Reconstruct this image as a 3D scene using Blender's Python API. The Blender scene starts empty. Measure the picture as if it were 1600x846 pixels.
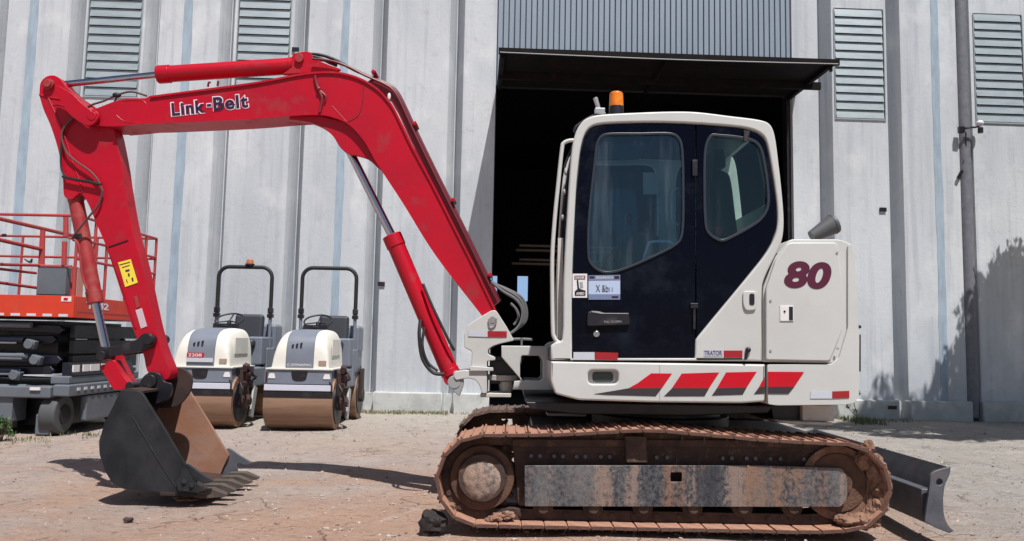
import bpy, bmesh, math, random
from mathutils import Vector, Matrix, Euler
from mathutils import noise as mnoise
random.seed(7)
R = math.radians
scn = bpy.context.scene
COL = scn.collection

# ---------------------------------------------------------------- camera
F_PX, CX, CY = 1250.0, 800.0, 423.0
CAM_H, PITCH, ROLL = 1.2, R(5.17), R(1.1)
cam_loc = Vector((0, 0, CAM_H))
fwd = Vector((0, math.cos(PITCH), math.sin(PITCH)))
r0 = Vector((1, 0, 0)); u0 = Vector((0, -math.sin(PITCH), math.cos(PITCH)))
right = r0*math.cos(ROLL) + u0*math.sin(ROLL)
up = -r0*math.sin(ROLL) + u0*math.cos(ROLL)
cd = bpy.data.cameras.new('camera'); cam = bpy.data.objects.new('camera', cd); COL.objects.link(cam)
cd.sensor_width = 36; cd.lens = 36*F_PX/1600.0; cd.clip_end = 2000; cd.clip_start = .05
m3 = Matrix((right, up, -fwd)).transposed()
cam.matrix_world = Matrix.Translation(cam_loc) @ m3.to_4x4()
scn.camera = cam

# ---------------------------------------------------------------- light
SUN_DIR = Vector((-.67, 1.7, -3.5)).normalized()
elev = math.asin(-SUN_DIR.z)
w = bpy.data.worlds.new("World"); scn.world = w; w.use_nodes = True
nt = w.node_tree; bg = nt.nodes['Background']
sky = nt.nodes.new('ShaderNodeTexSky'); sky.sky_type = 'NISHITA'; sky.sun_disc = False
sky.sun_elevation = elev; sky.sun_rotation = math.atan2(.67, -1.7)
sky.air_density = 1.0; sky.dust_density = 1.2; sky.ozone_density = 1.0
nt.links.new(sky.outputs[0], bg.inputs[0]); bg.inputs[1].default_value = .055
sd = bpy.data.lights.new('sun', 'SUN'); sd.energy = 5.0; sd.angle = R(.5); sd.color = (1, .97, .935)
so = bpy.data.objects.new('sun', sd); COL.objects.link(so)
so.rotation_euler = SUN_DIR.to_track_quat('-Z', 'Y').to_euler(); so.location = (5, -10, 30)
vs = scn.view_settings
scn.display_settings.display_device = 'sRGB'
vs.view_transform = 'Standard'; vs.look = 'None'; vs.exposure = .2; vs.gamma = 1; vs.use_curve_mapping = False
scn.render.engine = 'CYCLES'

# ---------------------------------------------------------------- helpers
def ray(px, py):
    return fwd + right*((px-CX)/F_PX) - up*((py-CY)/F_PX)
def P(px, py, Y):
    d = ray(px, py); t = Y/d.y
    return cam_loc + d*t
def XZ(px, py, Y):
    p = P(px, py, Y); return (p.x, p.z)
def Zm(ox, oy, s, pts):            # zoomed crop coordinates -> photo pixels
    return [tuple([ox+p[0]/s, oy+p[1]/s] + list(p[2:])) for p in pts]

def catmull(pts, n=5):
    """closed outline; points with a third item are sharp corners"""
    N = len(pts); out = []
    for i in range(N):
        p0, p1, p2, p3 = pts[i-1], pts[i], pts[(i+1) % N], pts[(i+2) % N]
        s1, s2 = len(p1) > 2, len(p2) > 2
        a = Vector(p1[:2]); b = Vector(p2[:2])
        out.append(tuple(a))
        if s1 and s2: continue
        m1 = (b-Vector(p0[:2]))*.5 if not s1 else (b-a)
        m2 = (Vector(p3[:2])-a)*.5 if not s2 else (b-a)
        L = (b-a).length
        if m1.length > L*1.2: m1 = m1.normalized()*L*1.2
        if m2.length > L*1.2: m2 = m2.normalized()*L*1.2
        for k in range(1, n):
            t = k/n; t2 = t*t; t3 = t2*t
            out.append(tuple((2*t3-3*t2+1)*a+(t3-2*t2+t)*m1+(-2*t3+3*t2)*b+(t3-t2)*m2))
    return out
def fillet(pts, r, n=5):
    """round each corner; r number or per-point third item"""
    N = len(pts); out = []
    for i in range(N):
        p = Vector(pts[i][:2]); rr = pts[i][2] if len(pts[i]) > 2 else r
        a = Vector(pts[i-1][:2]); b = Vector(pts[(i+1) % N][:2])
        da, db = a-p, b-p
        rr_ = min(rr, da.length*.45, db.length*.45)
        if rr_ < 1e-4: out.append(tuple(p)); continue
        s = p+da.normalized()*rr_; e = p+db.normalized()*rr_
        for k in range(n+1):
            t = k/n; out.append(tuple(s*(1-t)**2+p*2*t*(1-t)+e*t*t))
    return out
def inset(pts, d):
    N = len(pts); A = sum(pts[i][0]*pts[(i+1) % N][1]-pts[(i+1) % N][0]*pts[i][1] for i in range(N))
    sgn = 1 if A > 0 else -1; out = []
    for i in range(N):
        a, p, b = Vector(pts[i-1]), Vector(pts[i]), Vector(pts[(i+1) % N])
        e1 = (p-a); e2 = (b-p)
        if e1.length < 1e-9 or e2.length < 1e-9: out.append(tuple(p)); continue
        e1.normalize(); e2.normalize()
        n1 = Vector((-e1.y, e1.x)); n2 = Vector((-e2.y, e2.x)); nn = (n1+n2)
        if nn.length < 1e-6: nn = n1
        nn.normalize(); c = max(.4, nn.dot(n1))
        out.append(tuple(p+nn*sgn*d/c))
    return out

# ---- bmesh primitives
def box(bm, c, s, rot=None):
    M = Matrix.Translation(Vector(c))
    if rot is not None: M = M @ Euler(rot).to_matrix().to_4x4()
    M = M @ Matrix.Diagonal((s[0], s[1], s[2], 1))
    bmesh.ops.create_cube(bm, size=1, matrix=M)
def box2(bm, a, b):
    box(bm, [(a[i]+b[i])/2 for i in range(3)], [abs(b[i]-a[i]) for i in range(3)])
def cyl(bm, p0, p1, r, seg=24, r2=None, caps=True):
    p0, p1 = Vector(p0), Vector(p1); d = p1-p0
    q = d.to_track_quat('Z', 'Y').to_matrix().to_4x4()
    bmesh.ops.create_cone(bm, cap_ends=caps, segments=seg, radius1=r, radius2=r if r2 is None else r2, depth=d.length,
                          matrix=Matrix.Translation((p0+p1)/2) @ q)
def ball(bm, c, r, sc=(1, 1, 1), sub=3, jit=0):
    g = bmesh.ops.create_icosphere(bm, subdivisions=sub, radius=1)
    rs = random.Random(int(abs(c[0]*917+c[1]*331+c[2]*77)*10)+3)
    ph = [rs.uniform(0, 6.28) for _ in range(6)]
    for v in g['verts']:
        k = 1
        if jit:
            x, y, z = v.co
            k = 1+jit*2.6*mnoise.fractal(Vector((x*1.5+ph[0]*7, y*1.5+ph[1]*5, z*1.5+ph[2])), .8, 2.2, 5)
        v.co = Vector((v.co.x*r*sc[0]*k+c[0], v.co.y*r*sc[1]*k+c[1], v.co.z*r*sc[2]*k+c[2]))
def prism(bm, pts, y0, y1):
    """outline in xz extruded along y"""
    a = [bm.verts.new((p[0], y0, p[1])) for p in pts]; b = [bm.verts.new((p[0], y1, p[1])) for p in pts]
    n = len(pts); fs = [bm.faces.new(a), bm.faces.new(b[::-1])]
    for i in range(n): fs.append(bm.faces.new((a[i], b[i], b[(i+1) % n], a[(i+1) % n])))
    bmesh.ops.recalc_face_normals(bm, faces=fs)
def pprism(bm, px, Y0, Y1, sm=None):
    pts = catmull(px) if sm == 'c' else (fillet(px, sm) if sm else [p[:2] for p in px])
    prism(bm, [XZ(p[0], p[1], Y0) for p in pts], Y0, Y1)
def smooth3(pts, n=6):
    pts = [Vector(p) for p in pts]; out = []
    for i in range(len(pts)-1):
        p0 = pts[max(i-1, 0)]; p1 = pts[i]; p2 = pts[i+1]; p3 = pts[min(i+2, len(pts)-1)]
        for k in range(n):
            t = k/n
            out.append(.5*((2*p1)+(p2-p0)*t+(2*p0-5*p1+4*p2-p3)*t*t+(3*p1-p0-3*p2+p3)*t**3))
    out.append(pts[-1]); return out
def tube(bm, pts, r, seg=10, n=6):
    pts = smooth3(pts, n) if n > 1 else [Vector(p) for p in pts]
    rings = []; ref = None
    for i, p in enumerate(pts):
        t = (pts[min(i+1, len(pts)-1)]-pts[max(i-1, 0)])
        if t.length < 1e-9: t = Vector((0, 0, 1))
        t.normalize()
        if ref is None: ref = Vector((0, 1, 0)) if abs(t.y) < .9 else Vector((1, 0, 0))
        a = ref-t*ref.dot(t)
        if a.length < 1e-4: a = Vector((1, 0, 0))-t*t.x
        a.normalize(); ref = a; b = t.cross(a)
        rings.append([bm.verts.new(p+(a*math.cos(2*math.pi*k/seg)+b*math.sin(2*math.pi*k/seg))*r) for k in range(seg)])
    fs = []
    for i in range(len(rings)-1):
        for k in range(seg):
            fs.append(bm.faces.new((rings[i][k], rings[i][(k+1) % seg], rings[i+1][(k+1) % seg], rings[i+1][k])))
    fs.append(bm.faces.new(rings[0][::-1])); fs.append(bm.faces.new(rings[-1]))
    bmesh.ops.recalc_face_normals(bm, faces=fs)

def finish_mesh(me, ang=35):
    for p in me.polygons: p.use_smooth = True
    me.set_sharp_from_angle(angle=R(ang))
def attach(o, parent):
    COL.objects.link(o)
    if parent is not None:
        o.parent = parent
        if parent.type == 'EMPTY': o.matrix_parent_inverse = Matrix.Translation(-parent.location)
def obj(name, bm, m, parent=None, bevel=0, seg=2, ang=35, label=None):
    me = bpy.data.meshes.new(name); bm.to_mesh(me); bm.free(); me.materials.append(m)
    finish_mesh(me, ang)
    o = bpy.data.objects.new(name, me); attach(o, parent)
    if bevel:
        b = o.modifiers.new('bevel', 'BEVEL'); b.width = bevel; b.segments = seg; b.limit_method = 'ANGLE'; b.angle_limit = R(32)
        for p in me.polygons: p.use_smooth = True
        if seg > 1:
            b.harden_normals = True
    if label: o['label'] = label
    return o
def nb(): return bmesh.new()
def many(name, bm, m, parent=None, **k):
    """every loose piece of the bmesh becomes an object of its own"""
    bm.verts.index_update(); bm.verts.ensure_lookup_table(); seen = set(); first = None
    for v in list(bm.verts):
        if v.index in seen: continue
        st_ = [v]; grp = []; seen.add(v.index)
        while st_:
            a = st_.pop(); grp.append(a)
            for e in a.link_edges:
                b_ = e.other_vert(a)
                if b_.index not in seen: seen.add(b_.index); st_.append(b_)
        nbm = bmesh.new(); mp = {a: nbm.verts.new(a.co) for a in grp}
        for f in {f for a in grp for f in a.link_faces}: nbm.faces.new([mp[x] for x in f.verts])
        o = obj(name, nbm, m, parent, **k); first = first or o
    bm.free(); return first
def thing(name, label, cat, loc=(0, 0, 0), group=None):
    o = bpy.data.objects.new(name, None); o.empty_display_size = .3; COL.objects.link(o); o.location = loc
    o['label'] = label; o['category'] = cat
    if group: o['group'] = group
    return o
def tag(o, label, cat, group=None):
    o['label'] = label; o['category'] = cat
    if group: o['group'] = group
    return o
def struct(name, bm, m, **k):
    o = obj(name, bm, m, **k); o['kind'] = 'structure'; return o

def curve_mesh(loops, Yc, thick, bev=0.0):
    cu = bpy.data.curves.new('tmp', 'CURVE'); cu.dimensions = '2D'; cu.fill_mode = 'BOTH'
    cu.extrude = max(thick/2-bev, 0); cu.bevel_depth = bev; cu.bevel_resolution = 2; cu.offset = -bev
    for L in loops:
        s = cu.splines.new('POLY'); s.points.add(len(L)-1)
        for i, p in enumerate(L): s.points[i].co = (p[0], p[1], 0, 1)
        s.use_cyclic_u = True
    o = bpy.data.objects.new('tmp', cu); COL.objects.link(o)
    bpy.context.view_layer.update()
    me = bpy.data.meshes.new_from_object(o.evaluated_get(bpy.context.evaluated_depsgraph_get()))
    bpy.data.objects.remove(o); bpy.data.curves.remove(cu)
    for v in me.vertices:
        x, y, z = v.co; v.co = (x, Yc-z, y)
    return me
def plate(name, loops_px, Y0, thick, m, parent, bev=0.0, label=None, world=False):
    """flat plate with holes; near face at Y0"""
    loops = loops_px if world else [[XZ(p[0], p[1], Y0) for p in L] for L in loops_px]
    me = curve_mesh(loops, Y0+thick/2, thick, bev); me.name = name
    me.materials.clear(); me.materials.append(m); finish_mesh(me, 40)
    o = bpy.data.objects.new(name, me); attach(o, parent)
    if label: o['label'] = label
    return o
def text(name, body, bl, br, h, Y, m, parent, off=0.0, ext=.001, shear=0.0, frame=None, spacing=1.0):
    """text whose baseline runs bl->br (photo pixels), h pixels tall, on plane Y"""
    cu = bpy.data.curves.new('tmp', 'FONT'); cu.body = body; cu.extrude = .5; cu.offset = off; cu.shear = shear; cu.space_character = spacing
    cu.resolution_u = 8
    o = bpy.data.objects.new('tmp', cu); COL.objects.link(o); bpy.context.view_layer.update()
    me = bpy.data.meshes.new_from_object(o.evaluated_get(bpy.context.evaluated_depsgraph_get()))
    bpy.data.objects.remove(o); bpy.data.curves.remove(cu)
    xs = [v.co.x for v in me.vertices]; ys = [v.co.y for v in me.vertices]
    x0, x1, y0, y1 = min(xs), max(xs), min(ys), max(ys)
    if frame is None:
        A = P(bl[0], bl[1], Y); B = P(br[0], br[1], Y); H = h/F_PX*Y
        ex = B-A; ey = Vector((-ex.z, 0, ex.x)).normalized()*H; ez = Vector((0, -1, 0))
    else:
        A, ex, ey, ez = frame
    for v in me.vertices:
        u_ = (v.co.x-x0)/(x1-x0); t_ = (v.co.y-y0)/(y1-y0)
        v.co = A+ex*u_+ey*t_+ez*(v.co.z*2*ext)
    me.name = name; me.materials.clear(); me.materials.append(m)
    ob = bpy.data.objects.new(name, me); attach(ob, parent)
    return ob
def copy_tree(root, loc, rotz=0):
    r = root.copy(); COL.objects.link(r); r.location = loc; r.rotation_euler = (0, 0, rotz)
    for ch in list(root.children):
        c = ch.copy(); COL.objects.link(c); c.parent = r
        for g in ch.children:
            d = g.copy(); COL.objects.link(d); d.parent = c
    return r

# ---------------------------------------------------------------- materials
def mat(name, col, rough=.5, metal=0, var=None, vscale=3, vamt=.5, vcon=(.4, .65), bump=0, bscale=40, dirt=None, dscale=6, damt=(.55, .7),
        coat=0, stretch=None, spec=.5, dmix=.85):
    m = bpy.data.materials.new(name); m.use_nodes = True; nt = m.node_tree; N = nt.nodes; Lk = nt.links
    b = N['Principled BSDF']; b.inputs['Roughness'].default_value = rough; b.inputs['Metallic'].default_value = metal
    b.inputs['Base Color'].default_value = (*col, 1); b.inputs['Coat Weight'].default_value = coat; b.inputs['Coat Roughness'].default_value = .08
    b.inputs['Specular IOR Level'].default_value = spec
    tc = N.new('ShaderNodeTexCoord'); mp = N.new('ShaderNodeMapping'); Lk.new(tc.outputs['Object'], mp.inputs[0])
    if stretch: mp.inputs['Scale'].default_value = stretch
    cur = None
    def noise(sc, det=6, ro=.6, src=mp):
        n = N.new('ShaderNodeTexNoise'); n.inputs['Scale'].default_value = sc; n.inputs['Detail'].default_value = det; n.inputs['Roughness'].default_value = ro
        Lk.new(src.outputs[0], n.inputs['Vector']); return n
    def ramp(n, a, c_):
        r = N.new('ShaderNodeMapRange'); r.inputs[1].default_value = a; r.inputs[2].default_value = c_; Lk.new(n.outputs[0], r.inputs[0]); return r
    def mix(fac, A, B, k=1.0):
        mx = N.new('ShaderNodeMix'); mx.data_type = 'RGBA'
        if k != 1:
            ml = N.new('ShaderNodeMath'); ml.operation = 'MULTIPLY'; ml.inputs[1].default_value = k; Lk.new(fac, ml.inputs[0]); fac = ml.outputs[0]
        Lk.new(fac, mx.inputs[0])
        for s, v in ((6, A), (7, B)):
            if isinstance(v, tuple): mx.inputs[s].default_value = (*v, 1)
            else: Lk.new(v, mx.inputs[s])
        return mx.outputs[2]
    cur = col
    if var is not None:
        cur = mix(ramp(noise(vscale), *vcon).outputs[0], cur, var, vamt)
    if dirt is not None:
        n1 = noise(dscale, 10, .68)
        f = ramp(n1, *damt).outputs[0]
        cur = mix(f, cur, dirt, dmix)
        rr = N.new('ShaderNodeMapRange'); rr.inputs[3].default_value = rough; rr.inputs[4].default_value = min(1, max(rough, .8)); Lk.new(f, rr.inputs[0])
        Lk.new(rr.outputs[0], b.inputs['Roughness'])
    if not isinstance(cur, tuple): Lk.new(cur, b.inputs['Base Color'])
    if bump:
        bn = N.new('ShaderNodeBump'); bn.inputs['Strength'].default_value = bump; bn.inputs['Distance'].default_value = .01
        Lk.new(noise(bscale, 8, .7).outputs[0], bn.inputs['Height']); Lk.new(bn.outputs[0], b.inputs['Normal'])
    return m
RED = mat('red_paint', (.46, .003, .018), .38, var=(.33, .005, .02), vscale=2.5, vamt=.6, dirt=(.20, .04, .035), dscale=5, damt=(.54, .72), dmix=.45, bump=.08, bscale=60, spec=.32)
REDD = mat('faded_red_paint', (.30, .012, .02), .5, var=(.36, .05, .05), vscale=6, vamt=.6, dirt=(.25, .10, .07), dscale=9, damt=(.5, .7), dmix=.6)
WHITE = mat('white_machine_paint', (.53, .53, .517), .4, var=(.465, .465, .45), vscale=1.6, vamt=.6, dirt=(.40, .33, .26), dscale=3.0, damt=(.60, .85), dmix=.5, spec=.4, bump=.03, bscale=8)
WHITED = mat('dusty_white_paint', (.56, .55, .52), .5, var=(.44, .39, .35), vscale=5, vamt=.5, dirt=(.30, .19, .14), dscale=7, damt=(.55, .8), dmix=.6)
NAVY = mat('navy_gloss_panel', (.0015, .002, .007), .10, spec=.14, dirt=(.012, .018, .03), dscale=3, damt=(.5, .75), dmix=.5)
BLACK = mat('black_rubber', (.012, .012, .014), .55, dirt=(.06, .05, .045), dscale=12, dmix=.5)
BLKP = mat('black_paint', (.010, .009, .014), .4, dirt=(.06, .045, .04), dscale=8, dmix=.5)
GREYH = mat('grey_hose', (.13, .13, .135), .5)
CHROME = mat('chrome_rod', (.45, .47, .55), .15, 1.0)
STEELD = mat('bucket_grey_steel', (.014, .015, .019), .48, var=(.032, .033, .037), vscale=4, vamt=.9, stretch=(1, 1, .7), spec=.22, dirt=(.075, .052, .042), dscale=7, damt=(.56, .74), dmix=.6, bump=.08, bscale=90)
RUSTIN = mat('rust_worn_steel', (.25, .125, .085), .75, var=(.33, .21, .165), vscale=4, vamt=.8, dirt=(.30, .12, .05), dscale=3, damt=(.45, .7), dmix=.7, bump=.2, bscale=30)
RUSTDK = mat('dark_rusty_steel', (.030, .017, .016), .7, var=(.06, .032, .026), vscale=5, vamt=.8, bump=.2, bscale=30)
MUD = mat('red_dried_mud', (.27, .155, .11), .9, var=(.15, .08, .057), vscale=12, vamt=.8, bump=.8, bscale=45, dirt=(.34, .22, .165), dscale=9, damt=(.5, .7), dmix=.7, spec=.2)
SHOE = mat('mud_coated_track_shoe', (.40, .215, .148), .88, var=(.26, .135, .095), vscale=14, vamt=.8, bump=.6, bscale=60, dirt=(.13, .075, .06), dscale=16, damt=(.58, .72), dmix=.7, spec=.25)
CHAIN = mat('dirty_track_chain', (.045, .026, .021), .8, var=(.10, .055, .04), vscale=12, vamt=.8, bump=.6, bscale=50)
FRAME = mat('muddy_track_frame', (.075, .042, .033), .85, var=(.035, .022, .019), vscale=7, vamt=.9, bump=.6, bscale=40, dirt=(.20, .115, .08), dscale=10, damt=(.55, .72), dmix=.7)
HUBM = mat('gritty_hub_mud', (.36, .26, .21), .95, var=(.12, .11, .11), vscale=28, vamt=.9, vcon=(.42, .6), bump=1, bscale=110, dirt=(.42, .27, .19), dscale=6, damt=(.5, .7), dmix=.6)
GRYST = mat('worn_grey_blade_steel', (.115, .12, .14), .45, .2, var=(.065, .07, .09), vscale=8, vamt=.8, bump=.25, bscale=60, dirt=(.24, .15, .11), dscale=5, damt=(.55, .75), dmix=.6)
GREYP = mat('grey_shade_paint', (.30, .31, .32), .5)
RFLW = mat('white_reflective_tape', (.50, .53, .58), .35); RFLR = mat('red_reflective_tape', (.32, .012, .02), .3)
STRR = mat('red_decal', (.52, .004, .016), .45, spec=.25, var=(.42, .01, .02), vscale=6, vamt=.6); STRB = mat('charcoal_decal', (.035, .028, .034), .4)
PURP = mat('dark_purple_lettering', (.035, .006, .04), .4); MARO = mat('maroon_lettering', (.085, .008, .03), .4)
LETW = mat('white_lettering', (.72, .66, .72), .4)
YEL = mat('yellow_sticker', (.80, .62, .06), .4)
AMB = mat('amber_plastic', (.75, .22, .02), .25, var=(.5, .10, .01), vscale=20)
STKW = mat('white_sticker', (.70, .68, .68), .4); STKB = mat('pale_blue_sticker', (.42, .50, .68), .35); STKD = mat('slate_sticker_band', (.16, .20, .32), .35)
PINK = mat('pale_pink_sticker', (.55, .42, .46), .4)
SEATM = mat('seat_fabric', (.02, .021, .026), .8)
CAB_IN = mat('cab_trim_grey', (.045, .05, .055), .7)
GASK = mat('grey_window_gasket', (.022, .028, .042), .35)

def glass(name, tint, refl=.10, trans=.75):
    m = bpy.data.materials.new(name); m.use_nodes = True; nt = m.node_tree; N = nt.nodes; Lk = nt.links
    for n in list(N):
        if n.type != 'OUTPUT_MATERIAL': N.remove(n)
    out = [n for n in N if n.type == 'OUTPUT_MATERIAL'][0]
    tr = N.new('ShaderNodeBsdfTransparent'); tr.inputs[0].default_value = (*tint, 1)
    gl = N.new('ShaderNodeBsdfGlossy'); gl.inputs['Roughness'].default_value = .03; gl.inputs[0].default_value = (.75, .9, 1, 1)
    df = N.new('ShaderNodeBsdfDiffuse'); df.inputs[0].default_value = (.34, .42, .47, 1)
    lw = N.new('ShaderNodeLayerWeight'); lw.inputs[0].default_value = .25
    ad = N.new('ShaderNodeMath'); ad.operation = 'ADD'; ad.inputs[1].default_value = refl; ad.use_clamp = True; Lk.new(lw.outputs['Fresnel'], ad.inputs[0])
    tc = N.new('ShaderNodeTexCoord'); mp = N.new('ShaderNodeMapping'); mp.inputs['Scale'].default_value = (11, 3, 1.1); Lk.new(tc.outputs['Object'], mp.inputs[0])
    ns = N.new('ShaderNodeTexNoise'); ns.inputs['Scale'].default_value = 1.3; ns.inputs['Detail'].default_value = 5; Lk.new(mp.outputs[0], ns.inputs['Vector'])
    mr = N.new('ShaderNodeMapRange'); mr.inputs[1].default_value = .50; mr.inputs[2].default_value = .70; mr.inputs[3].default_value = .0; mr.inputs[4].default_value = 1-trans; Lk.new(ns.outputs[0], mr.inputs[0])  # pale vertical streaks painted in for reflections, along with dust
    m1 = N.new('ShaderNodeMixShader'); Lk.new(mr.outputs[0], m1.inputs[0]); Lk.new(tr.outputs[0], m1.inputs[1]); Lk.new(df.outputs[0], m1.inputs[2])
    m2 = N.new('ShaderNodeMixShader'); Lk.new(ad.outputs[0], m2.inputs[0]); Lk.new(m1.outputs[0], m2.inputs[1]); Lk.new(gl.outputs[0], m2.inputs[2])
    Lk.new(m2.outputs[0], out.inputs[0]); return m
GLASS = glass('tinted_dusty_glare_glass', (.62, .78, .88), .035, .90)
GLASS2 = glass('clear_rear_glass', (.66, .80, .78), .02, .97)

# wall concrete: pale, streaked
def wall_material():
    m = bpy.data.materials.new('pale_painted_concrete'); m.use_nodes = True; nt = m.node_tree; N = nt.nodes; Lk = nt.links
    b = N['Principled BSDF']; b.inputs['Roughness'].default_value = .8; b.inputs['Specular IOR Level'].default_value = .25
    tc = N.new('ShaderNodeTexCoord')
    def noise(scv, sc, det=6, ro=.6):
        mp = N.new('ShaderNodeMapping'); mp.inputs['Scale'].default_value = scv; Lk.new(tc.outputs['Object'], mp.inputs[0])
        n = N.new('ShaderNodeTexNoise'); n.inputs['Scale'].default_value = sc; n.inputs['Detail'].default_value = det; n.inputs['Roughness'].default_value = ro
        Lk.new(mp.outputs[0], n.inputs['Vector']); return n.outputs[0]
    def rng(s, a, b_, c=0, d=1):
        r = N.new('ShaderNodeMapRange'); r.inputs[1].default_value = a; r.inputs[2].default_value = b_; r.inputs[3].default_value = c; r.inputs[4].default_value = d; Lk.new(s, r.inputs[0]); return r.outputs[0]
    def mix(f, A, B):
        mx = N.new('ShaderNodeMix'); mx.data_type = 'RGBA'; Lk.new(f, mx.inputs[0])
        for s, v in ((6, A), (7, B)):
            if isinstance(v, tuple): mx.inputs[s].default_value = (*v, 1)
            else: Lk.new(v, mx.inputs[s])
        return mx.outputs[2]
    c = mix(rng(noise((1, 1, .35), .9), .38, .66), (.545, .57, .60), (.45, .475, .51))
    c = mix(rng(noise((7, 7, .25), 1.2, 8, .65), .50, .76, 0, .75), c, (.33, .355, .40))
    c = mix(rng(noise((1, 1, 1), 5, 10, .7), .56, .74, 0, .6), c, (.36, .37, .385))
    c = mix(rng(noise((1.2, 1.2, .8), 1.6, 3), .55, .75, 0, .5), c, (.70, .71, .72))
    Lk.new(c, b.inputs['Base Color'])
    bn = N.new('ShaderNodeBump'); bn.inputs['Strength'].default_value = .25; bn.inputs['Distance'].default_value = .02
    Lk.new(noise((1, 1, 1), 18, 8, .7), bn.inputs['Height']); Lk.new(bn.outputs[0], b.inputs['Normal'])
    return m
WALL = wall_material()
BLUES = mat('blue_grey_joint_sealer', (.33, .41, .49), .8, var=(.24, .30, .36), vscale=5, vamt=.7, stretch=(2, 2, .5), bump=.2)
PLINTH = mat('grey_plinth_concrete', (.50, .51, .50), .85, var=(.36, .37, .36), vscale=3, vamt=.8, bump=.4, bscale=20, dirt=(.22, .2, .17), dscale=5, damt=(.55, .75), dmix=.5)
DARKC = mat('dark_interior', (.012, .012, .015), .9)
LOUV = mat('galvanised_louvre', (.38, .43, .45), .38, .3, var=(.28, .335, .365), vscale=3, vamt=.7, stretch=(1, 1, 5))
CORR = mat('blue_grey_sheet_metal', (.24, .29, .35), .55, .1, var=(.20, .245, .30), vscale=2, vamt=.6, stretch=(3, 3, .4))
CANM = mat('dark_canopy_steel', (.007, .006, .007), .7, var=(.02, .013, .012), vscale=4, vamt=.5, dirt=(.06, .025, .016), dscale=7, damt=(.62, .72), dmix=.7, spec=.1)
PIPEM = mat('grey_downpipe', (.13, .135, .16), .6, var=(.19, .19, .21), vscale=10, vamt=.7, bump=.2, bscale=50)

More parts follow.
